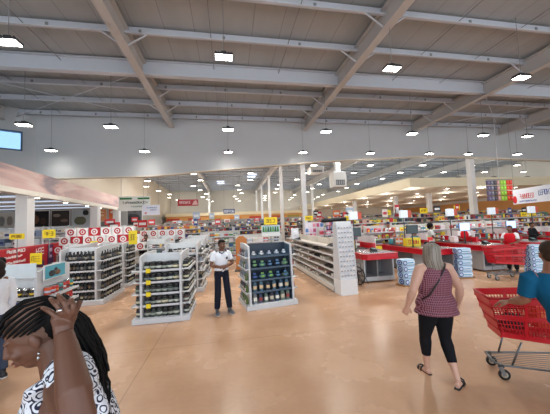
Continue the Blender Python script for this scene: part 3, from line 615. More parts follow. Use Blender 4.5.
# pink/white board with cosmetic cards
def f6(m,w,h):
    rnd=random.Random(3)
    for r in range(4):
        for k in range(5): m.box(-w*.46+k*w*.19,-w*.32+k*w*.19,-.03,-.02,h*(.05+r*.24),h*(.22+r*.24),mat(rnd.choice([(226,190,210),(236,230,238),(120,170,200),(190,80,120),(90,130,190),(230,150,170)]),.5))
hang_sign(3.95,12,1.0,.95,.98,(228,222,232),'pink and white board of small packs left of the black awning',f6,cords=False,name='pack_board')
for bx,bw_ in ((4.1,'wide'),(4.56,'narrow')):
    m=MB(); m.tube([(bx,12.05 if bx<4.3 else 11.65,0),(bx,12.05 if bx<4.3 else 11.65,1.8)],.02,GREY,6); o=m.build('board_post'); tag(o,'grey post carrying the %s pink pack board'%bw_,'post')
hang_sign(4.55,11.6,1.25,.35,.75,(170,110,110),'narrow pink board beside the pack board',f6,cords=False,name='pack_board')
t=thing('awning','long black folded awning on two posts beyond the card rack','awning',(4.55,11.2,1.95)); m=MB(); m.tube([(-.5,0,.08),(.62,0,.12)],.09,BLACK,10); m.box(-.5,.62,-.05,.12,0,.1,BLACK); m.build('roll',t); m=MB(); m.tube([(-.4,.05,-1.95),(-.4,.05,.05)],.02,GREY,6); m.tube([(.5,.05,-1.95),(.5,.05,.05)],.02,GREY,6); m.build('post',t)
# hanging colourful toy tower and banner at the right
t=thing('toy_tower','hanging rack of coloured packs, grey to lime to red, left of the long banner','rack',(15.75,13,2.8))
for k,c in enumerate([(96,88,120),(110,112,130),(70,66,76),(190,150,150),(160,206,70),(150,214,80),(232,70,50),(226,60,46)]):
    m=MB()
    for r in range(4): m.box(-.88+k*.22,-.70+k*.22,-.06,.06,.02+r*.31,.28+r*.31,mat(c,.45)); m.ell((-.79+k*.22,-.065,.15+r*.31),(.06,.01,.08),mat(tuple(min(255,v+40) for v in c),.45),n=8,k=5)
    m.build('pack_column',t)
m=MB(); m.tube([(0,0,1.25),(0,0,5.1)],.02,WHITE,6); m.box(-.9,.9,-.03,.03,1.24,1.28,GREY); m.build('hanger',t)
t=thing('banner','long white banner with red and blue lettering at the far right','banner',(15.35,12.0,2.52),.02)
m=MB(); m.prism([(0,0),(5,.28),(5,1.38),(0,.78)],-.01,.01,mat((234,234,238),.45)); m.build('cloth',t)
m=MB(); scribble(m,(.42,-.012,.3),V((1,0,.08)).normalized(),(0,0,1),1.0,.25,mat((200,50,46),.45),8,31); scribble(m,(.4,-.012,.12),V((1,0,.06)).normalized(),(0,0,1),1.2,.06,mat((90,110,170),.45),12,33)
scribble(m,(1.75,-.012,.48),V((1,0,.1)).normalized(),(0,0,1),.95,.28,mat((50,80,150),.45),6,32); scribble(m,(3,-.012,.5),V((1,0,.1)).normalized(),(0,0,1),1.4,.3,mat((50,80,150),.45),7,36); m.ell((.1,-.012,.25),(.14,.006,.22),mat((206,30,36),.45)); m.build('lettering',t)
m=MB(); 
for x in (.1,4.9): m.tube([(x,0,.8),(x,0,5.4)],.008,GREY,5)
m.build('cord',t)
# ------------------------------------------------------------------ checkouts
def checkout(x,y,idx,mon,lane_label):
    lb=['nearest the card rack','second from the card rack','third from the card rack','fourth from the card rack','fifth from the card rack'][idx]
    t=thing('checkout_counter','red-rimmed checkout counter, %s'%lb,'checkout',(x,y,0))
    m=MB(); m.box(-.55,.5,.05,.75,.05,.18,mat((176,180,184),.4,.3)); m.box(-.55,-.5,.05,.75,.18,.74,mat((176,180,184),.4,.3)); m.box(.45,.5,.05,.75,.18,.74,mat((176,180,184),.4,.3)); m.box(-.55,.5,.7,.75,.18,.74,mat((150,154,158),.4,.3)); m.box(-.1,-.06,.05,.7,.18,.74,GREY); m.build('bagging_frame',t)
    m=MB(); m.box(-.5,.5,.8,3.1,.05,.74,mat((112,114,118),.5)); m.box(-.5,.5,.75,3.1,.0,.08,DKGREY); m.build('base',t)  # base grey darkened to hold the shade beneath the counter
    m=MB(); rim=[(-.62,0,0),(-.5,-.12,0),(.55,-.12,0),(.62,0,0),(.62,3.2,0),(-.62,3.2,0)]
    m.prism([(a,b) for a,b,_ in rim],.74,.92,mat((190,14,34),.3),axis='z'); m.build('red_rim',t,bevel=.015)
    m=MB(); m.box(-.52,.52,-.02,1.2,.92,.935,mat((176,180,184),.25,.8)); m.build('steel_top',t)
    m=MB(); m.box(-.48,.4,1.35,3.1,.92,.94,BLACK); m.build('conveyor_belt',t)
    m=MB(); m.box(.5,.6,1.25,3.1,.92,1.12,mat((190,14,34),.3)); m.build('belt_guard',t)
    t=thing('card_terminal','black card terminal on the checkout %s'%lb,'card terminal',(x+.05,y+.45,.935)); m=MB(); m.prism([(-.1,0),(.1,0),(.1,.12),(-.1,.05)],-.08,.08,BLACK,axis='x'); m.build('body',t); m=MB(); m.bar((0,-.05,.075),(0,.02,.10),.12,.006,mat((110,150,160),.3)); m.build('keypad',t)
    # monitor on pole
    t=thing('monitor','%s till monitor on a pole at the checkout %s'%('blue-white lit' if mon else 'dark',lb),'monitor',(x-.38,y+.9,.92)); m=MB(); m.tube([(0,0,0),(0,0,.62)],.022,DKGREY,8); m.box(-.1,.1,-.08,.08,0,.015,DKGREY); m.build('pole',t)
    m=MB(); m.box(-.24,.24,-.03,.02,.5,.82,DKGREY if not mon else mat((120,130,150),.4)); m.build('bezel',t,bevel=.006)
    m=MB(); m.box(-.22,.22,-.034,-.03,.52,.80,mat((170,196,240),.3,0,0,1,1.3) if mon else mat((40,58,62),.25)); m.build('display',t)
    # lane light
    t=thing('lane_sign','white lit lane sign on a pole with orange side, checkout %s'%lb,'lane sign',(x+.25,y+2.2,.92)); m=MB(); m.tube([(0,0,0),(0,0,1.2)],.02,DKGREY,8); m.box(-.1,.1,-.1,.1,0,.02,DKGREY); m.build('pole',t); m=MB(); m.box(-.17,.17,-.06,.06,1.1,1.42,mat((226,236,244),.4,0,0,1,.25)); m.build('lamp_box',t,bevel=.01); m=MB(); m.box(.17,.33,-.06,.06,1.12,1.40,mat((206,84,56),.4)); m.build('orange_panel',t)
    # candy rack behind the belt
    t=thing('sweets_rack','low rack of sweets along the checkout %s'%lb,'rack',(x+.95,y+1.6,0)); m=MB(); m.box(-.16,.16,0,1.4,0,.1,GREY); m.box(-.16,-.13,0,1.4,.1,1.35,WHITE); m.build('frame',t)
    for r in range(4):
        m=MB(); m.box(-.13,.16,0,1.4,.2+r*.28,.215+r*.28,STEELW)
        m.build('shelf',t)
        m=MB()
        for k in range(9):
            c=random.choice([(230,200,40),(220,60,50),(240,236,230),(70,110,180),(226,120,150),(60,50,50),(120,180,90)]); m.box(-.12,.14,.03+k*.15,.15+k*.15,.215+r*.28,.215+r*.28+random.uniform(.12,.2),mat(c,.45))
        o=m.build('sweets',t); o['kind']='stuff'
LX=[4.72,7.05,9.4,11.7,14.1,16.5]
for i,x in enumerate(LX[:5]): checkout(x,7.85+.1*i,i,i in (2,3),'')
t=thing('gift_stand','small yellow and orange cardboard box standing on the nearest checkout','box',(4.35,9.3,.94)); m=MB(); m.box(-.2,.2,-.1,.1,0,.34,mat((232,196,30),.5)); m.ell((.02,-.1,.2),(.12,.02,.1),mat((230,90,40),.5)); m.ell((.02,-.115,.2),(.06,.02,.05),YEL); m.build('carton',t); m=MB(); m.box(-.21,.21,-.11,.11,.33,.4,mat((60,110,60),.5)); m.build('lid',t)
t=thing('gift_stand','yellow paper bag display on the second checkout','box',(6.9,9.2,.94)); m=MB(); m.box(-.3,.3,-.1,.1,0,.3,mat((230,206,40),.5)); m.build('carton',t)
m=MB(); scribble(m,(-.22,-.102,.08),(1,0,0),(0,0,1),.44,.14,mat((200,60,40),.5),4,3); m.build('print',t)
# small promotional cards above the shelving, and goods on the belts
rp=random.Random(21)
for i in range(46):
    if i<22: x=rp.uniform(-6.3,3.9); y=rp.choice((15.5,18.5,22.1,26.4)); 
    else: x=rp.uniform(5.4,20); y=rp.choice((14.5,15.9,18.7,21.4)); x=min(x,11) if y==15.9 else x
    z=rp.uniform(1.95,2.5); w_=rp.uniform(.25,.6); h_=rp.uniform(.25,.5); c=rp.choice([(238,238,240),(200,36,44),(236,226,220),(60,90,160),(226,120,60),(216,60,70),(30,30,36),(180,200,220)])
    t=thing('promotional_card','small promotional card on a stem above the far shelves','promotional card',(x,y,z),0,'promotional cards above the far shelves')
    m=MB(); m.box(-w_/2,w_/2,-.01,.01,0,h_,mat(c,.45)); m.box(-w_*.35,w_*.35,-.014,-.01,h_*.3,h_*.65,mat((236,236,236) if c[0]<235 else (190,50,60),.45)); m.build('card',t); m=MB(); m.tube([(0,.012,-z),(0,.012,h_*.5)],.012,GREY,5); m.build('stem',t)
for i,x in enumerate(LX[:5]):
    for k in range(9):
        kind=rp.choice(('carton','pouch','bottle','can','tall')); c=rp.choice(MIX+PALE+[(230,200,60),(60,160,150)])
        inst(KN[kind][0],pm(kind,c,(236,234,228)),(x-.35+rp.random()*.7,9.35+.1*i+k*.17,.94),rp.random()*3,'groceries lying on the belt of the checkout %s'%['nearest the card rack','second from the card rack','third from the card rack','fourth from the card rack','fifth from the card rack'][i],'groceries','groceries on the belt of checkout %s'%ORD[i],sc=(1.1,1.1,1.1))
for i,x in enumerate(LX[:5]):
    gondola('sweets rack at the far end of the checkout %s'%['nearest the card rack','second from the card rack','third from the card rack','fourth from the card rack','fifth from the card rack'][i],x-.75,11.6+.1*i,2.1,1.7,5,'%s sweets rack behind the checkouts'%ORD[i],(['carton','pouch','carton','pouch','carton'][i],[(236,214,60),(226,120,150),(240,236,230),(200,50,50),(120,60,50),(90,140,190),(236,236,238),(230,150,60)],PALE+MIX,.27 if i%2==0 else .19,.95),rz=0,dep=.35)
# shrink-wrapped water packs
def water_pack():
    b=MB(); b.box(-.21,.21,-.15,.15,0,.185,mat((176,206,232),.25,0,.12,30.)) 
    c=MB()
    for i in range(5):
        for j in range(2):
            c.lathe([(.038,.0),(.038,.03),(.014,.05),(.014,.066)],mat((206,226,240),.3),(-.165+i*.083,-.151+j*.0,0),8)
    d=MB(); 
    for yy in (-.152,.152): d.box(-.2,.2,yy-.003,yy+.003,.05,.13,mat((224,236,246),.3)); d.box(-.14,.16,yy-.005,yy+.005,.07,.10,mat((60,150,196),.35)); 
    e=MB()
    for s in (-1,1): 
        for rr,cc,o_ in ((.085,(30,50,120),.211),(.055,(170,196,230),.213),(.03,(40,70,150),.215)): e.add([(s*o_,rr*math.cos(a*PI/8)*1.1,.092+rr*math.sin(a*PI/8)) for a in range(16)],[tuple(range(16)) if s>0 else tuple(range(15,-1,-1))],mat(cc,.35))
    e2=MB()
    for rr,cc,o_ in ((.07,(30,50,120),-.156),(.045,(190,206,236),-.158)): e2.add([(-.15+rr*math.cos(a*PI/8),o_,.092+rr*math.sin(a*PI/8)) for a in range(16)],[tuple(range(16))],mat(cc,.35))
    return b.mesh('film'),d.mesh('label'),e.mesh('emblem'),e2.mesh('emblem')
WP=water_pack()
def stack(x,y,rz,n,where):
    for k in range(n):
        dx=random.uniform(-.015,.015)
        t=thing('water_pack','wrapped water pack, %s in the stack %s'%(['lowest','second lowest','third lowest','fourth lowest','top'][k] if k<n-1 else 'topmost',where),'water pack',(x+dx,y,.03+k*.187),rz+random.uniform(-.05,.05),'stacked water packs')
        f=inst('film',WP[0],(0,0,0),0,None,None,parent=t); bv=f.modifiers.new('b','BEVEL'); bv.width=.03; bv.segments=3
        inst('label',WP[1],(0,0,0),0,None,None,parent=t); inst('emblem',WP[2],(0,0,0),0,None,None,parent=t); inst('emblem',WP[3],(0,0,0),0,None,None,parent=t)
    m=MB(); m.box(-.25,.25,-.19,.19,0,.03,mat((150,110,70),.6)); o=m.build('pallet',loc=(x,y,0),rz=rz); tag(o,'thin board under the water packs '+where,'board')
stack(5.22,7.3,.12,4,'beside the nearest checkout')
stack(7.5,7.6,-.25,5,'between the second and third checkout')
stack(9.98,7.35,-.1,5,'behind the cashier in the red vest')
# wheelchair parked by the nearest checkout
t=thing('wheelchair','dark folded wheelchair parked between the card rack and the nearest checkout','wheelchair',(3.78,7.75,0),.35)
for s in (-1,1):
    m=MB(); ring=[(s*.13,.27*math.cos(a*PI/12),.28+.27*math.sin(a*PI/12)) for a in range(25)]; m.tube(ring,.018,BLACK,6); 
    m.tube([(s*.16,y*.85,.28+(z-.28)*.85) for _,y,z in ring],.006,CHROME,5)
    for a in range(12): m.tube([(s*.13,0,.28),(s*.13,.26*math.cos(a*PI/6),.28+.26*math.sin(a*PI/6))],.004,CHROME,4)
    m.tube([(s*.1,0,.28),(s*.17,0,.28)],.03,DKGREY,8); m.build('wheel',t)
    m=MB(); m.tube([(s*.1,.28,.92),(s*.1,.2,.9),(s*.1,.2,.28),(s*.1,-.3,.3),(s*.1,-.42,.1)],.012,DKGREY,6); m.tube([(s*.1,.2,.68),(s*.1,-.15,.68),(s*.1,-.2,.3)],.012,DKGREY,6); m.build('side_frame',t)
m=MB(); m.box(-.1,.1,-.2,.2,.42,.46,mat((50,34,34),.7)); m.build('seat',t)
m=MB(); m.box(-.1,.1,.19,.21,.5,.86,mat((80,40,40),.7)); m.build('backrest',t)
# ------------------------------------------------------------------ people
def pt(px,py,d):
    v=V(((px-275)/265,(207-py)/265,-1)); return V([sum(R[i][k]*v[k] for k in range(3)) for i in range(3)])*d+V((0,0,2))
def soft(o,vox,it=4):
    r=o.modifiers.new('remesh','REMESH'); r.mode='VOXEL'; r.voxel_size=vox; r.use_smooth_shade=True
    s=o.modifiers.new('smooth','SMOOTH'); s.factor=.5; s.iterations=it; return o
def lerp(a,b,t): return a+(b-a)*t
def cloth(rgb,**k): return mat(rgb,.8,0,.08,25.,0,.15,1,.2)
def head_matrix(yaw,pitch,roll=0): return (Matrix.Rotation(yaw,3,'Z')@Matrix.Rotation(pitch,3,'X')@Matrix.Rotation(roll,3,'Y'))
def hand(mb,wr,d,n,side,m,curl=.5,k=1.,spread=.012):
    """wr wrist, d direction of the fingers, n outward normal of the back of the hand, side=+1 puts the thumb on d x n"""
    d=V(d).normalized(); n=V(n); n=(n-d*n.dot(d)).normalized(); lat=d.cross(n).normalized()*side
    pts=[wr-d*.02*k,wr+d*.02*k,wr+d*.055*k,wr+d*.095*k]
    mb.tube(pts,[(.026*k,.019*k),(.032*k,.018*k),(.041*k,.017*k),(.040*k,.013*k)],m,10,up=n)
    for i,(o,L) in enumerate(((-.031,.062),(-.011,.076),(.010,.082),(.030,.074))):
        p=wr+d*.085*k+lat*o*k; a=0; pp=[wr+d*.05*k+lat*o*.8*k,p]
        for s in (.45,.32,.25):
            a+=curl*(.6+.1*(3-i)); dd=(d*math.cos(a)-n*math.sin(a)+lat*(o*spread*20)); dd.normalize(); p=p+dd*L*s*k; pp.append(p)
        mb.tube(pp,[.0095*k,.010*k,.0092*k,.0086*k,.0070*k],m,8)
    p0=wr+d*.02*k+lat*.02*k; p1=wr+d*.045*k+lat*.047*k-n*.012*k; p2=p1+(d*.8+lat*.45-n*.3*(curl+.3)).normalized()*.033*k; p3=p2+(d*.95+lat*.1-n*.4*(curl+.3)).normalized()*.028*k
    mb.tube([p0,p1,p2,p3],[.015*k,.0135*k,.011*k,.0085*k],m,8)
def face(mb,Hc,HM,m,k=1.):
    def T(x,y,z): return Hc+HM@V((x*k,y*k,z*k))
    for c,r in (((0,.012,.03),(.075,.094,.094)),((0,-.018,-.025),(.062,.072,.082)),((0,-.036,-.082),(.04,.043,.03)),((.076,.012,-.012),(.011,.018,.03)),((-.076,.012,-.012),(.011,.018,.03)),
                ((0,-.086,-.060),(.023,.011,.0075)),((0,-.083,-.073),(.021,.011,.0075)),((.03,-.072,.022),(.024,.012,.008)),((-.03,-.072,.022),(.024,.012,.008)),((.04,-.062,-.03),(.022,.02,.02)),((-.04,-.062,-.03),(.022,.02,.02))):
        mb.ell(T(*c),[v*k for v in r],m,HM,14,9)
    mb.tube([T(0,-.082,.018),T(0,-.098,-.008),T(0,-.106,-.028),T(0,-.088,-.038)],[.008*k,.010*k,.0135*k,.010*k],m,8)
DJ=dict(P=(0,0,.94),C=(0,.0,1.28),N=(0,.02,1.44),H=(0,-.02,1.585),shL=(.175,.01,1.39),shR=(-.175,.01,1.39),elL=(.225,.03,1.11),elR=(-.225,.03,1.11),wrL=(.235,-.05,.87),wrR=(-.235,-.05,.87),
    hipL=(.09,0,.91),hipR=(-.09,0,.91),knL=(.10,-.015,.5),knR=(-.10,-.015,.5),anL=(.105,.02,.09),anR=(-.105,.02,.09))
def person(label,loc,rz=0,h=1.7,J=None,build=1.,skin=(120,80,60),shirt=(230,232,236),sleeve=.5,hem=-.02,pants=(24,26,32),leglen=1.,shoes=(40,40,44),hair=(24,20,18),hairf=None,yaw=0,pitch=0,vox=.009,curl=.5,
           handdir=None,shirt_mat=None,shirt_build=None,flare=0,toes=None,world=False,sandal=False,group=None,handn=None,eyes=True):
    t=thing('person',label,'person',loc,rz,group)
    s=h/1.7; Q={}
    for k_,v in DJ.items(): Q[k_]=V(v)*s
    if J:
        for k_,v in J.items(): Q[k_]=(V(v)-V(loc)) if world else V(v)*s
    SK=mat(skin,.45,0,.06,18.); rgt=(Q['shR']-Q['shL']).normalized(); rgh=(Q['hipR']-Q['hipL']).normalized()
    def ring(tv,rx,ry,n=20):
        segs=[Q['P'],Q['C'],Q['N']]
        if tv<1: c=lerp(segs[0],segs[1],tv)
        else: c=lerp(segs[1],segs[2],tv-1)
        ax=lerp(rgh,rgt,max(0,min(1,tv))).normalized(); up=V((0,0,1)); fr=ax.cross(up).normalized(); ax=ax-up*ax.dot(up)*.7
        return [c+ax*(math.cos(a*2*PI/n)*rx*s)+fr*(math.sin(a*2*PI/n)*ry*s) for a in range(n)]
    b=build
    prof=[(-.28,.10*b,.08*b),(-.12,.155*b,.115*b),(.03,.168*b,.12*b),(.4,.138*b,.10*b),(.8,.15*b,.112*b),(1.1,.165*b**.5,.115*b**.7),(1.5,.165,.095),(1.85,.11,.07),(2.,.065,.06)]
    HM=head_matrix(yaw,pitch); Hc=Q['H']
    m=MB(); m.loft([ring(*p) for p in prof],SK)
    m.tube([Q['N']-V((0,0,.05*s)),lerp(Q['N'],Hc+HM@V((0,.02,-.05)),.6),Hc+HM@V((0,.015,-.04*s))],[.066*s,.055*s*b**.3,.054*s],SK,12)
    face(m,Hc,HM,SK,s)
    for sd in 'LR':
        sh,el,wr=Q['sh'+sd],Q['el'+sd],Q['wr'+sd]
        m.tube([lerp(sh,Q['N'],.35),sh,lerp(sh,el,.4),el,lerp(el,wr,.3),lerp(el,wr,.7),wr],[.055*s,.058*s*b**.6,.05*s*b,.04*s*b**.6,.043*s*b**.7,.034*s*b**.5,.026*s],SK,12)
        hd=(wr-el).normalized(); hn=None
        if handdir and sd in handdir: hd=V(handdir[sd]).normalized()
        hn=V(handn[sd]) if handn and sd in handn else (V((1 if sd=='L' else -1,0,0)))
        if not(handdir and sd in handdir and handdir[sd]==(0,0,0)): hand(m,wr,hd,hn,1 if sd=='R' else -1,SK,curl,s)
        hp,kn,an=Q['hip'+sd],Q['kn'+sd],Q['an'+sd]
        m.tube([hp,lerp(hp,kn,.4),kn,lerp(kn,an,.3),lerp(kn,an,.75),an],[.085*s*b,.075*s*b,.052*s*b**.5,.054*s*b**.7,.036*s*b**.3,.034*s],SK,12)
        td=V(toes[sd]) if toes and sd in toes else V((.15 if sd=='L' else -.15,-1,0)); td.normalize(); a=V((an.x,an.y,an.z))
        g=an-V((0,0,.055*s))
        m.tube([g-td*.045*s,g+td*.03*s+V((0,0,.005)),g+td*.11*s-V((0,0,.012)),g+td*.165*s-V((0,0,.018))],[(.028*s,.028*s),(.033*s,.035*s),(.04*s,.02*s),(.025*s,.012*s)],SK,10,up=(0,0,1)); m.tube([an+V((0,0,.02)),g],[.032*s,.03*s],SK,10)
        f=MB(); SM=mat(shoes,.5)
        if sandal:
            f.tube([g-td*.06*s-V((0,0,.03)),g+td*.02*s-V((0,0,.03)),g+td*.12*s-V((0,0,.03)),g+td*.185*s-V((0,0,.03))],[(.03,.01),(.036,.01),(.046,.009),(.03,.008)],SM,10,up=(0,0,1))
            sidev=td.cross(V((0,0,1)))
            for q in (.07,.12): f.tube([g+td*q-sidev*.042-V((0,0,.03)),g+td*q-sidev*.03+V((0,0,.016)),g+td*q+V((0,0,.026)),g+td*q+sidev*.03+V((0,0,.016)),g+td*q+sidev*.042-V((0,0,.03))],[.011]*5,SM,6)
            f.build('sandal',t)
        else:
            f.tube([g-td*.065*s,g+td*.02*s+V((0,0,.012)),g+td*.12*s-V((0,0,.006)),g+td*.2*s-V((0,0,.014))],[(.034*s,.04*s),(.042*s,.048*s),(.05*s,.034*s),(.028*s,.02*s)],SM,12,up=(0,0,1)); f.tube([an+V((0,0,.03*s)),g+V((0,0,.01))],[.042*s,.042*s],SM,10)
            f.tube([g-td*.07*s-V((0,0,.036*s)),g+td*.1*s-V((0,0,.036*s)),g+td*.2*s-V((0,0,.034*s))],[(.038*s,.012),(.052*s,.012),(.03*s,.01)],mat((200,200,200),.5),10,up=(0,0,1)); f.build('shoe',t)
    soft(m.build('body',t),vox,3)
    if pants:
        m=MB(); PM=cloth(pants); m.loft([ring(tv,rx+.012,ry+.014) for tv,rx,ry in prof if tv<.3]+[ring(.22,.150*b+.012,.108*b+.012)],PM)
        for sd in 'LR':
            hp,kn,an=Q['hip'+sd],Q['kn'+sd],Q['an'+sd]; e=lerp(kn,an,leglen if leglen<1 else .93)
            tight=.008 if leglen<1 else .024
            m.tube([hp+V((0,0,.03)),lerp(hp,kn,.4),kn,lerp(kn,e,.35),e],[(.09*s*b),(.083*s*b),(.055*s*b**.5+tight),(.056*s*b**.6+tight*.9),(.042*s*b**.3+tight)],PM,14)
        soft(m.build('trousers',t),vox*1.1,3)
    if shirt_build: shirt_build(t,Q,ring,s)
    elif shirt:
        m=MB(); SH=shirt_mat or cloth(shirt); rr=[(tv,rx+.016+(flare*.5 if tv<.1 else 0),ry+.018+(flare*.5 if tv<.1 else 0)) for tv,rx,ry in prof if tv>max(hem+.01,-.15)]
        m.loft([ring(hem,.168*b+.02+flare,.12*b+.02+flare)]+[ring(*q) for q in rr[:-1]]+[ring(1.97,.074,.07)],SH)
        if sleeve>0:
            for sd in 'LR':
                sh,el,wr=Q['sh'+sd],Q['el'+sd],Q['wr'+sd]; pts=[lerp(sh,Q['N'],.3),sh,lerp(sh,el,.5)]; ra=[.062*s,.07*s*b**.5,.064*s*b**.8]
                if sleeve>=1: pts+=[el,lerp(el,wr,.5),lerp(el,wr,.93)]; ra+=[.052*s,.047*s,.036*s]
                else: pts+=[lerp(sh,el,sleeve+.15)]; ra+=[.062*s*b**.8]
                m.tube(pts,ra,SH,12)
        soft(m.build('shirt',t),vox*1.1,3)
    if hair is not None:
        HMt=mat(hair,.6,0,.25,60.,0,.3,1,.15)
        m=MB()
        if hairf: hairf(m,Hc,HM,HMt,s,Q)
        else:
            m.ell(Hc+HM@V((0,.028*s,.046*s)),[.083*s,.094*s,.088*s],HMt,HM,16,10); m.ell(Hc+HM@V((0,.05*s,-.005*s)),[.074*s,.06*s,.07*s],HMt,HM,14,8); m.ell(Hc+HM@V((0,-.045*s,.085*s)),[.055*s,.035*s,.03*s],HMt,HM,12,7)
        m.build('hair',t)
    if eyes:
        for sx in (-1,1):
            m=MB(); m.ell(Hc+HM@V((sx*.029*s,-.078*s,.004*s)),[.0125*s,.009*s,.0075*s],mat((228,222,214),.3),HM,10,6); m.ell(Hc+HM@V((sx*.029*s,-.0865*s,.004*s)),[.0055*s,.003*s,.0058*s],mat((30,20,16),.2),HM,8,5)
            m.ell(Hc+HM@V((sx*.029*s,-.083*s,.0195*s)),[.018*s,.006*s,.003*s],mat(hair or (30,24,20),.7),HM,8,5); m.build('eye',t)
    return t,Q,HM,s
# --- guard
g,Q,HM,s=person('guard in white short-sleeved shirt with black epaulettes and dark trousers, hands clasped',(-.20,6.32,0),.30,1.66,
    J=dict(elL=(.27,-.02,1.14),wrL=(.055,-.2,1.11),elR=(-.25,-.02,1.12),wrR=(-.05,-.21,1.09),knL=(.12,-.05,.5),anL=(.17,-.03,.09),anR=(-.12,.02,.09),H=(.02,-.03,1.585)),
    skin=(108,70,52),shirt=(232,236,244),sleeve=.5,hem=.16,pants=(26,30,44),shoes=(96,98,104),yaw=.25,pitch=.05,handdir=dict(L=(-1,-.2,-.1),R=(1,-.2,.15)),handn=dict(L=(0,-1,.2),R=(0,-1,.2)),curl=.45,build=.95)
m=MB(); m.loft([[Q['P']+V((math.cos(a*PI/10)*.158,math.sin(a*PI/10)*.118,z)) for a in range(20)] for z in (.035,.075)],BLACK); m.box(-.022,.022,-.128,-.118,Q['P'].z+.036,Q['P'].z+.074,CHROME); m.build('belt',g)
for sx in (-1,1):
    m=MB(); c=V((sx*.14,.012,1.435*s)); m.box(-.055,.055,-.028,.028,-.006,.006,BLACK,Matrix.Translation(c)@Matrix.Rotation(sx*.42,4,'Y')); m.build('epaulette',g)
m=MB(); m.ell((.10,-.122,1.28*s),(.026,.01,.032),mat((44,50,84),.5)); m.ell((.10,-.128,1.28*s),(.012,.008,.014),mat((190,170,90),.4)); m.build('badge',g)
m=MB(); m.tube([(-.062,-.055,1.425*s),(0,-.085,1.385*s),(.062,-.055,1.425*s)],.014,mat((36,38,46),.6),8); m.build('collar',g)
# --- woman in burgundy
def burg():
    m=bpy.data.materials.new('burgundy_print'); m.use_nodes=True; nt=m.node_tree; b=nt.nodes['Principled BSDF']; L=nt.links.new; N=nt.nodes.new
    tc=N('ShaderNodeTexCoord'); mp=N('ShaderNodeMapping'); mp.inputs['Rotation'].default_value=(PI/2,0,0); L(tc.outputs['Object'],mp.inputs[0])
    br=N('ShaderNodeTexBrick'); br.offset=.0; br.inputs['Scale'].default_value=1; br.inputs['Brick Width'].default_value=.018; br.inputs['Row Height'].default_value=.026; br.inputs['Mortar Size'].default_value=.0028
    br.inputs['Color1'].default_value=(*lin((.40,.13,.19)),1); br.inputs['Color2'].default_value=(*lin((.34,.09,.16)),1); br.inputs['Mortar'].default_value=(*lin((.60,.42,.48)),1); L(mp.outputs[0],br.inputs[0]); L(br.outputs[0],b.inputs['Base Color']); b.inputs['Roughness'].default_value=.8
    return m
BM=burg()
def longhair(m,Hc,HM,H_,s,Q):
    m.ell(Hc+HM@V((0,.026*s,.042*s)),[.088*s,.1*s,.09*s],H_,HM,16,10)
    G2=mat((150,143,134),.55,0,.2,60.); rnd=random.Random(4)
    for i in range(90):
        a=rnd.uniform(-.35,PI+.35); u=V((math.cos(a),math.sin(a),0)); top=Hc+HM@V((u.x*.03,.02+u.y*.03,.125)); mid=Hc+HM@V((u.x*.088,.025+u.y*.098,.03)); low=Hc+HM@V((u.x*.095,.03+u.y*.092,-.08)); e=Hc+V((u.x*.115*rnd.uniform(.6,1.1),.075+abs(u.y)*.055,-.2-.12*abs(u.y)*rnd.uniform(.6,1.1)))
        m.tube([top,lerp(top,mid,.6)+HM@V((u.x*.02,u.y*.02,.015)),mid,low,e],[.008,.012,.014,.013,.005],G2 if i%3 else H_,5)
w,Q,HM,s=person('woman seen from behind in a sleeveless burgundy patterned top, black leggings and sandals',(2.54,3.02,0),PI-.12,1.66,
    J=dict(elL=(.31,.03,1.12),wrL=(.34,-.07,.90),elR=(-.31,.03,1.12),wrR=(-.35,-.06,.90),knL=(.10,-.12,.5),anL=(.09,-.14,.08),knR=(-.10,-.02,.5),anR=(-.07,.20,.09),shL=(.185,.01,1.39),shR=(-.185,.01,1.39)),
    build=1.33,skin=(204,160,140),shirt=(110,40,60),shirt_mat=BM,sleeve=0,hem=-.32,flare=.035,pants=(18,20,26),leglen=.62,shoes=(26,24,26),hair=(122,112,100),hairf=longhair,yaw=-.35,sandal=True,toes=dict(R=(-.7,-.6,0)),curl=.3,handn=dict(L=(.6,.8,0),R=(-.6,.8,0)),eyes=False)
m=MB(); pts=[]
m.tube([(-.12,.06,1.415),(-.06,.125,1.36),(.05,.158,1.22),(.17,.15,1.06),(.215,.06,.99)],.011,BLACK,6,flat=.5); m.build('bag_strap',w)
m=MB(); 
for sx in (-1,1): m.ell(Q['H']+HM@V((sx*.034,-.055,.118)),(.03,.014,.022),BLACK,HM,12,7); m.tube([Q['H']+HM@V((sx*.064,-.05,.112)),Q['H']+HM@V((sx*.088,.03,.07))],.0045,BLACK,5)
m.tube([Q['H']+HM@V((-.01,-.06,.122)),Q['H']+HM@V((.01,-.06,.122))],.004,BLACK,5); m.build('sunglasses',w)
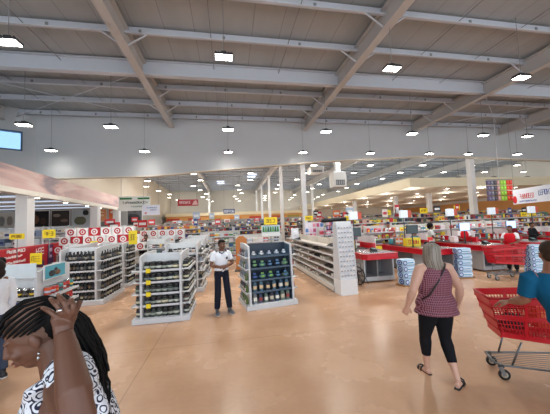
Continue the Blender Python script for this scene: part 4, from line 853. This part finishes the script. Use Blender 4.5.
# --- braided woman, near left
def paisley():
    m=bpy.data.materials.new('navy_print_cloth'); m.use_nodes=True; nt=m.node_tree; b=nt.nodes['Principled BSDF']; L=nt.links.new; N=nt.nodes.new
    tc=N('ShaderNodeTexCoord'); nz=N('ShaderNodeTexNoise'); nz.inputs['Scale'].default_value=14; L(tc.outputs['Object'],nz.inputs[0])
    ad=N('ShaderNodeVectorMath'); ad.operation='MULTIPLY_ADD'; ad.inputs[1].default_value=(.055,.055,.055); L(nz.outputs['Color'],ad.inputs[0]); L(tc.outputs['Object'],ad.inputs[2])
    vo=N('ShaderNodeTexVoronoi'); vo.inputs['Scale'].default_value=26; L(ad.outputs[0],vo.inputs[0])
    w1=N('ShaderNodeMath'); w1.operation='MULTIPLY'; w1.inputs[1].default_value=20; L(vo.outputs['Distance'],w1.inputs[0])
    w2=N('ShaderNodeMath'); w2.operation='SINE'; L(w1.outputs[0],w2.inputs[0])
    v2=N('ShaderNodeTexVoronoi'); v2.inputs['Scale'].default_value=75; L(tc.outputs['Object'],v2.inputs[0])
    mn=N('ShaderNodeMath'); mn.operation='MULTIPLY_ADD'; mn.inputs[1].default_value=-.55; L(v2.outputs['Distance'],mn.inputs[0]); L(w2.outputs[0],mn.inputs[2])
    r=N('ShaderNodeValToRGB'); e=r.color_ramp.elements; e[0].position=.0; e[0].color=(*lin((.90,.92,.96)),1); e[1].position=.08; e[1].color=(*lin((.10,.13,.24)),1); L(mn.outputs[0],r.inputs[0]); L(r.outputs[0],b.inputs['Base Color']); b.inputs['Roughness'].default_value=.8
    return m
PSM=paisley(); L0=V((-.60,1.22,0))
JB=dict(P=(-.56,1.24,.93),C=(-.62,1.22,1.29),N=(-.655,1.21,1.455),H=(-.740,1.19,1.612),shL=(-.56,1.045,1.475),shR=(-.68,1.39,1.41),elL=(-.42,.85,1.475),wrL=tuple(pt(64,333,.84)),elR=(-.80,1.47,1.12),wrR=(-1.02,1.36,1.16),
    hipL=(-.54,1.15,.90),hipR=(-.58,1.33,.90),knL=(-.56,1.14,.5),knR=(-.62,1.34,.5),anL=(-.52,1.13,.09),anR=(-.58,1.34,.09))
def dress(t,Q,ring,s):
    m=MB(); m.loft([ring(-.55,.205,.165),ring(-.35,.21,.165),ring(-.1,.205,.16),ring(.15,.20,.155),ring(.4,.182,.138),ring(.8,.188,.146),ring(1.05,.185,.138),ring(1.2,.16,.108)],PSM)
    C,N,sl,sr=Q['C'],Q['N'],Q['shL'],Q['shR']; lat=(sr-sl).normalized(); fr=V((-.95,-.30,0)).normalized()
    for sh,o in ((sl,-1),(sr,1)):
        m.tube([C+fr*.105+lat*o*.055+V((0,0,-.06)),C+fr*.12+lat*o*.075+V((0,0,.05)),lerp(N,sh,.50)+fr*.075+V((0,0,-.02)),lerp(N,sh,.52)+V((0,0,.035)),lerp(N,sh,.55)-fr*.07,C-fr*.09+lat*o*.08+V((0,0,.02))],[(.06,.022),(.062,.022),(.05,.022),(.042,.022),(.06,.022),(.08,.03)],PSM,12,up=(0.3,-.95 if 0 else .2,.9))
    # cap sleeve and back panel behind the raised arm
    m.tube([lerp(N,sl,.6)+V((0,0,.01)),sl+V((.02,.0,.02)),sl+V((.05,-.04,-.02))],[(.062,.06),(.074,.068),(.066,.06)],PSM,14)
    m.tube([lerp(N,sr,.6),sr,lerp(sr,Q['elR'],.35)],[(.062,.06),(.07,.066),(.068,.06)],PSM,14)
    m.tube([sl+V((.0,.08,.02)),sl+V((.0,.07,-.10)),sl+V((-.01,.08,-.25))],[(.05,.045),(.06,.05),(.06,.055)],PSM,12)
    m.ell(sl+V((-.005,.03,.035)),(.075,.07,.065),PSM); m.ell(sl+V((.03,-.0,-.0)),(.07,.065,.08),PSM)
    soft(m.build('dress',t),.007,3)
def braids(m,Hc,HM,H_,s,Q):
    T=lambda x,y,z: Hc+HM@V((x,y,z))
    m.ell(T(0,.022,.036),(.0815,.096,.092),mat((112,84,72),.6),HM,20,12); m.ell(T(0,.062,.028),(.079,.07,.084),H_,HM,16,10)
    # cornrows over the skull, from hairline to the gathered crown
    def sk(az,el_): # point on skull ellipsoid, az from front(-y) towards left(+x)
        x=math.sin(az)*math.cos(el_); y=-math.cos(az)*math.cos(el_); z=math.sin(el_); return V((x*.083,.012+y*.101,.032+z*.098))
    end=V((0.0,.110,.062))
    for i in range(-9,10):
        a0=i*.19; st=sk(a0,.42-.52*min(1,abs(a0)/1.55)); pts=[]
        for k in range(9):
            t=k/8; p=lerp(st,end,t); c=V((0,.012,.032)); d=p-c; q=V((d.x/.083,d.y/.101,d.z/.098)).normalized(); bulge=V((q.x*.083,q.y*.101,q.z*.098))*(1.02+.05*t); pts.append(Hc+HM@(c+bulge))
        m.tube(pts,[.003,.0046]+[.0054,.0056,.0058,.0062,.007,.008,.009],H_,7)
    # gathered bun under the hand
    m.ell(T(0,.105,.040),(.05,.042,.05),H_,HM,16,10)
    rnd=random.Random(9)
    for i in range(14):
        a=i/14*2*PI; m.tube([T(.043*math.cos(a+k*.5)*(1-.05*k),.11+.02*math.sin(k),.042+.045*math.sin(a+k*.5)) for k in range(6)],.009,H_,6)
    # long loose braids falling down the back
    for i in range(60):
        u=rnd.uniform(-1,1); v_=rnd.uniform(-1,1); j_=lambda a: V((rnd.uniform(-a,a),rnd.uniform(-a,a),0))
        q=[T(u*.04,.115,.04+v_*.03),V((-.590+u*.02,1.16+v_*.03,1.665))-L0,V((-.560+u*.022,1.165+v_*.035,1.60))-L0,V((-.528+u*.022,1.175+v_*.035,1.52))-L0,V((-.502+u*.016,1.17+v_*.03,1.44))-L0]
        if i%3==0: q+=[V((-.485,1.16,1.36))-L0+j_(.022),V((-.478,1.15,rnd.uniform(1.2,1.3)))-L0+j_(.03)]
        if i%9==0: q.append(V((-.475,1.14,rnd.uniform(1.02,1.14)))-L0+j_(.04))
        cc=smoothpath(q,4); n_=len(cc); m.tube([c+V((.002*math.sin(k*2.3+i),.002*math.cos(k*2.1),0)) for k,c in enumerate(cc)],[.0085*(1-.72*k/n_) for k in range(n_)],H_,6)
bw,Q,HM,s=person('woman with long black braids in a white and navy print dress, hand on her head',tuple(L0),0,1.68,J=JB,world=True,build=1.12,skin=(106,70,54),eyes=False,shirt_build=dress,pants=(30,34,60),shoes=(60,40,34),
    hair=(11,10,11),hairf=braids,yaw=-1.27,pitch=.42,vox=.0055,handdir=dict(L=(0,0,0),R=(-.9,-.2,.3)),handn=dict(R=(0,0,1)),curl=.5,toes=dict(L=(-1,-.2,0),R=(-1,-.1,0)))
# the raised left hand, closed over the bun (same skin, one hand with five separate fingers)
SKB=mat((106,70,54),.45,0,.06,18.); SKH=SKB
m=MB(); wr=V(JB['wrL'])-L0; q_=lambda a,b,d: pt(a,b,d)-L0
m.tube([wr-V((0,0,.03)),q_(63.5,326,.85),q_(64,319,.865),q_(65,312,.88)],[(.024,.020),(.028,.018),(.036,.017),(.034,.013)],SKB,12,up=(V((0,0,2))-pt(64,320,.9)))
F=[((60,322),(56,316),(49.5,311),(42,307.5),.0082),((63,320),(62,312.5),(56.5,304.5),(50,298),.0086),((66,320),(68,311.5),(64,302),(58,294.5),.0088),((69,321),(74,311.5),(73.5,305),(71,298.5),.0086)]
for i,(a,b,c,d,r) in enumerate(F): m.tube([q_(*a,.865),q_(*b,.850),lerp(q_(*b,.850),q_(*c,.846),.55),q_(*c,.848),lerp(q_(*c,.848),q_(*d,.862),.6),q_(*d,.870)],[r*1.05,r*1.12,r*1.0,r*1.02,r*.92,r*.74],SKB,9)
m.tube([q_(67,324,.86),q_(72,316,.87),q_(76.5,308,.888),q_(80.5,300.5,.905)],[.016,.0135,.0112,.0085],SKB,9)
o=m.build('hand',bw); soft(o,.0035,3)
for i,(a,b,c,d,r) in enumerate(F):
    m=MB(); p=q_(*d,.87); e=lerp(q_(*c,.848),q_(*d,.870),.86); m.ell(e+(V((0,0,2))-L0-e).normalized()*.0062,(.0052,.0052,.0056),mat((190,140,124),.25)); m.build('fingernail',bw)
m=MB(); c=lerp(q_(62,312.5,.850),q_(56.5,304.5,.848),.3); ax=(q_(57,303.5,.848)-q_(61,311,.850)).normalized(); a1=ax.orthogonal().normalized(); a2=ax.cross(a1)
m.tube([c+a1*math.cos(k*PI/8)*.0105+a2*math.sin(k*PI/8)*.0105 for k in range(17)],.0032,mat((214,216,224),.15,1.,0),6); nn=(V((0,0,2))-L0-c).normalized(); m.ell(c+nn*.0135,(.009,.009,.006),mat((226,228,236),.1,1.,0)); m.build('ring',bw)
m=MB(); ear=Q['H']+HM@V((.082,.008,-.05)); m.tube([ear+V((0,0,0)),ear-V((0,0,.016))],.0022,CHROME,5); m.ell(ear-V((0,0,.022)),(.0045,.0045,.008),CHROME); m.ell(ear-V((-.004,.004,.004)),(.005,.005,.005),CHROME); m.build('earring',bw)
m=MB(); m.ell(Q['H']+HM@V((0,-.093,-.058)),(.019,.008,.0052),mat((120,58,54),.35),HM); m.ell(Q['H']+HM@V((0,-.0905,-.072)),(.017,.008,.006),mat((130,64,60),.35),HM); m.build('lips',bw)
# --- man in teal at the right edge
hc=pt(550,254,2.55); N_=pt(551,272,2.52); L1=V((N_.x+.02,N_.y-.02,0))
JM=dict(P=(L1.x+.12,L1.y-.06,.95),C=(N_.x+.05,N_.y-.02,1.22),N=tuple(N_),H=tuple(hc),shL=(N_.x-.13,N_.y+.10,N_.z-.06),shR=(N_.x+.15,N_.y-.12,N_.z-.07),elL=tuple(pt(525,300,2.62)),wrL=tuple(pt(510,301.5,2.72)),elR=(N_.x+.30,N_.y+.02,1.12),wrR=(N_.x+.42,N_.y+.26,1.06),
    hipL=(L1.x+.09,L1.y+.02,.92),hipR=(L1.x+.20,L1.y-.12,.92),knL=(L1.x+.17,L1.y+.04,.5),knR=(L1.x+.3,L1.y-.10,.5),anL=(L1.x+.24,L1.y+.02,.09),anR=(L1.x+.36,L1.y-.14,.09))
mn,Qm,HMm,s=person('man in a teal T-shirt at the right edge reaching into the near red trolley',tuple(L1),0,1.72,J=JM,world=True,build=1.12,skin=(140,92,70),shirt=(10,84,120),sleeve=.66,hem=-.15,pants=(60,62,70),shoes=(50,50,54),hair=(58,44,34),yaw=2.5,pitch=0,vox=.008,toes=dict(L=(.1,1,0),R=(.2,1,0)),
    handdir=dict(L=tuple(pt(498,302,2.80)-pt(510,301.5,2.72)),R=(0,1,0)),handn=dict(L=(0,-.3,1),R=(0,0,1)),curl=.55)
m=MB(); m.tube([Qm['H']+HMm@V((-.082,-.06,.0)),Qm['H']+HMm@V((-.086,.03,.008))],.003,BLACK,5); m.tube([Qm['H']+HMm@V((.082,-.06,.0)),Qm['H']+HMm@V((.086,.03,.008))],.003,BLACK,5)
for sx in (-1,1): m.tube([Qm['H']+HMm@V((sx*.03+.024*math.cos(a*PI/6),-.098,.004+.018*math.sin(a*PI/6))) for a in range(13)],.0025,BLACK,5)
m.build('glasses',mn)
# --- people in the background
def bg(label,px,py,Y,rz,h=1.66,**k):
    x,y,z=onpx(px,py,Y); return person(label,(x,y,0),rz,h,vox=.013,**k)
reach=dict(elL=(.25,-.08,1.12),wrL=(.16,-.32,1.08),elR=(-.25,-.08,1.12),wrR=(-.16,-.32,1.08))
p_,Qc,_,_=bg('cashier in a red vest over white sleeves standing behind the far red trolley',511,245,7.75,-1.2,1.60,J=reach,skin=(112,74,58),shirt=(232,232,236),sleeve=.5,pants=(22,22,28),hair=(70,48,38))
m=MB(); m.loft([[Qc['C']+V((math.cos(a*PI/10)*rx,math.sin(a*PI/10)*ry,z)) for a in range(20)] for z,rx,ry in ((-.30,.185,.15),(-.1,.175,.145),(.03,.186,.148),(.10,.15,.12),(.14,.11,.09))],cloth((200,24,40))); m.build('vest',p_)
bg('shopper with a red scarf and dark hair behind the cashier in the red vest',512,232,9.6,.3,1.78,J=reach,skin=(120,80,60),shirt=(120,24,36),sleeve=1,hair=(30,22,22))
bg('shopper in black standing right of the cashier in the red vest',533,240,9.7,.2,1.6,J=reach,skin=(130,90,70),shirt=(28,28,32),sleeve=1,hair=(50,40,34))
p_,Qc,_,_=bg('cashier in a red vest behind the third checkout',464,238,9.9,-.4,1.6,J=reach,skin=(110,72,56),shirt=(232,232,236),sleeve=.5,hair=(26,20,18))
m=MB(); m.loft([[Qc['C']+V((math.cos(a*PI/10)*rx,math.sin(a*PI/10)*ry,z)) for a in range(20)] for z,rx,ry in ((-.30,.185,.15),(-.1,.175,.145),(.03,.186,.148),(.10,.15,.12),(.14,.11,.09))],cloth((200,24,40))); m.build('vest',p_)
def bighair(m,Hc,HM,H_,s,Q): m.ell(Hc+HM@V((0,.04,.05)),(.125,.13,.11),H_,HM,14,9); m.ell(Hc+HM@V((0,.08,-.02)),(.10,.08,.09),H_,HM,14,9)
bg('shopper with big black hair and a white shirt at the third checkout',431,234,10.2,.9,1.72,J=reach,skin=(104,70,54),shirt=(222,222,222),sleeve=.5,hair=(14,13,14),hairf=bighair)
def caphair(m,Hc,HM,H_,s,Q): m.ell(Hc+HM@V((0,.0,.06)),(.086,.1,.075),H_,HM,14,9); m.box(-.06,.06,-.17,-.06,.06,.072,H_,Matrix.Translation(Hc)@HM.to_4x4())
bg('shopper in a dark blue cap and reddish shirt behind the nearest checkout',388,224,11.6,-.6,1.86,J=reach,skin=(170,120,96),shirt=(166,84,84),sleeve=.5,hair=(36,48,84),hairf=caphair)
bg('person in black far behind the jar stands on the left',146,244,12.4,.2,1.72,skin=(104,70,54),shirt=(20,20,24),sleeve=1)
bg('cashier in teal at the second checkout',415,244,9.6,.3,1.5,J=reach,skin=(140,100,80),shirt=(50,120,150),sleeve=.5,hair=(40,32,28))
def bob(m,Hc,HM,H_,s,Q): m.ell(Hc+HM@V((0,.028,.035)),(.1,.11,.105),H_,HM,16,10); m.ell(Hc+HM@V((0,.05,-.06)),(.098,.08,.09),H_,HM,14,9)
hb=pt(-5,269,3.7); person('person in a white shirt with dark bobbed hair at the far left edge',(hb.x,hb.y,0),-1.9,hb.z*1.7/1.585,vox=.010,skin=(150,104,84),shirt=(220,224,232),sleeve=1,hair=(40,30,28),hairf=bob,pants=(60,70,90),J=dict(elL=(.25,-.05,1.12),wrL=(.2,-.25,1.05)))
hb=pt(11,263,4.7); person('dark-haired person facing left beside the pale header stand at far left',(hb.x-.25,hb.y+.1,0),-1.5,hb.z*1.7/1.6,vox=.013,skin=(150,104,84),shirt=(40,44,60),sleeve=1,hair=(18,16,18))
# ------------------------------------------------------------------ shopping trolleys
CR_=mat((196,18,34),.35); 
def trolley(loc,rz,label):
    t=thing('shopping_trolley',label,'shopping trolley',loc,rz,'red shopping trolleys')
    # basket corners: nose at -x, handle at +x
    TN,BN,TR,BR=(-.50,.235,.98),(-.38,.18,.52),(.44,.285,1.03),(.40,.22,.46)
    def c(p,s): return V((p[0],p[1]*s,p[2]))
    m=MB()
    def panel(a,b,cc,d,nx,nz,m,r=.006): # a,b bottom ; cc,d top
        for i in range(nx+1): m.bar(lerp(a,b,i/nx),lerp(cc,d,i/nx),r*1.6,r*1.2,CR_)
        for j in range(nz+1): m.bar(lerp(a,cc,j/nz),lerp(b,d,j/nz),r*1.6,r*1.6,CR_)
    for s in (-1,1):
        m=MB(); panel(c(BN,s),c(BR,s),c(TN,s),c(TR,s),26,9,m)
        # solid top band and mid reinforcing strip
        n=V((0,s,0))*.004
        m.bar(lerp(c(BN,s),c(TN,s),.93),lerp(c(BR,s),c(TR,s),.93),.014,.085,CR_); m.bar(lerp(c(BN,s),c(TN,s),.52),lerp(c(BR,s),c(TR,s),.52),.012,.05,CR_); m.bar(lerp(c(BN,s),c(TN,s),.04),lerp(c(BR,s),c(TR,s),.04),.016,.05,CR_)
        m.bar(lerp(c(BN,s),c(BR,s),.30),lerp(c(TN,s),c(TR,s),.38),.014,.03,CR_); m.build('side_panel',t)
    m=MB(); panel(c(BN,-1),c(BN,1),c(TN,-1),c(TN,1),12,9,m)
    for q in (.93,.6,.3,.05): m.bar(lerp(c(BN,-1),c(TN,-1),q),lerp(c(BN,1),c(TN,1),q),.014,.085,CR_)
    m.build('front_panel',t)
    m=MB(); panel(c(BR,-1),c(BR,1),c(TR,-1),c(TR,1),10,6,m); m.build('rear_gate',t)
    m=MB(); panel(c(BN,-1),c(BN,1),c(BR,-1),c(BR,1),12,16,m); m.build('basket_floor',t)
    m=MB(); m.tube([c(TN,-1),c(TR,-1),c(TR,1),c(TN,1),c(TN,-1)],.013,mat((170,20,34),.3),8); m.build('rim',t)
    m=MB(); m.tube([(.52,-.28,1.05),(.52,.28,1.05)],.017,mat((210,24,40),.3),10); m.tube([(.44,-.285,1.03),(.52,-.28,1.05)],.012,DKGREY,6); m.tube([(.44,.285,1.03),(.52,.28,1.05)],.012,DKGREY,6); m.build('handle',t)
    m=MB(); m.bar((.40,-.2,.72),(.16,-.19,.78),.02,.01,DKGREY); m.bar((.40,.2,.72),(.16,.19,.78),.02,.01,DKGREY); m.box(.16,.40,-.2,.2,.70,.715,mat((120,120,124),.4)); m.build('child_seat',t)
    m=MB(); F_=mat((120,124,128),.3,.8)
    for s in (-1,1): m.tube([(.44,.25*s,.95),(.46,.25*s,.6),(.42,.26*s,.30),(.34,.26*s,.20),(-.40,.17*s,.17),(-.46,.14*s,.18)],.0125,F_,8); m.tube([(-.30,.17*s,.18),(-.2,.2*s,.47)],.011,F_,7)
    m.tube([(-.46,-.14,.18),(-.46,.14,.18)],.0125,F_,8); m.tube([(.34,-.26,.20),(.34,.26,.20)],.0115,F_,8)
    for k in range(7): m.tube([(.30,-.18+.06*k,.195),(-.42,-.12+.04*k,.175)],.004,F_,5)
    m.build('chassis',t)
    for x,y in ((-.42,-.17),(-.42,.17),(.34,-.26),(.34,.26)):
        m=MB(); m.bar((x,y,.17),(x+.02,y,.14),.03,.05,DKGREY)
        for q in (-.018,.018): m.bar((x,y+q,.155),(x+.035,y+q,.055),.004,.04,mat((140,142,146),.3,.7))
        m.build('caster_fork',t)
        m=MB(); c_=V((x+.035,y,.062)); m.loft([[c_+V((.062*math.cos(a*PI/9)*k,yy,.062*math.sin(a*PI/9)*k)) for a in range(18)] for yy,k in ((-.014,.85),(-.009,1),(.009,1),(.014,.85))],BLACK); m.loft([[c_+V((.035*math.cos(a*PI/9),yy,.035*math.sin(a*PI/9))) for a in range(18)] for yy in (-.0155,.0155)],mat((176,168,150),.5)); m.build('wheel',t)
    return t
t1=trolley((3.66,2.79,0),-.49,'large red shopping trolley in the right foreground beside the man in teal')
t2=dup(t1,(8.42,7.0,0),-.25,'red shopping trolley beside the cashier in the red vest, further back',None)
g=thing('bag','dark bag lying in the near red trolley','bag',(3.55,2.92,.53),-.49); m=MB(); m.ell((0,0,.1),(.16,.12,.1),mat((40,42,50),.7)); m.build('sack',g); m=MB(); m.tube([(-.08,0,.18),(-.05,0,.26),(.05,0,.26),(.08,0,.18)],.008,BLACK,6); m.build('strap',g)
g=thing('box','orange-red carton lying in the near red trolley','box',(3.82,2.78,.60),-.3); m=MB(); m.box(-.12,.12,-.1,.1,0,.26,mat((216,70,40),.5)); m.build('carton',g,bevel=.004); m=MB(); m.box(-.08,.08,-.102,-.1,.06,.2,mat((236,150,90),.5)); m.build('label_panel',g)
# storefront daylight: pale frames of the glazed entrance behind the camera
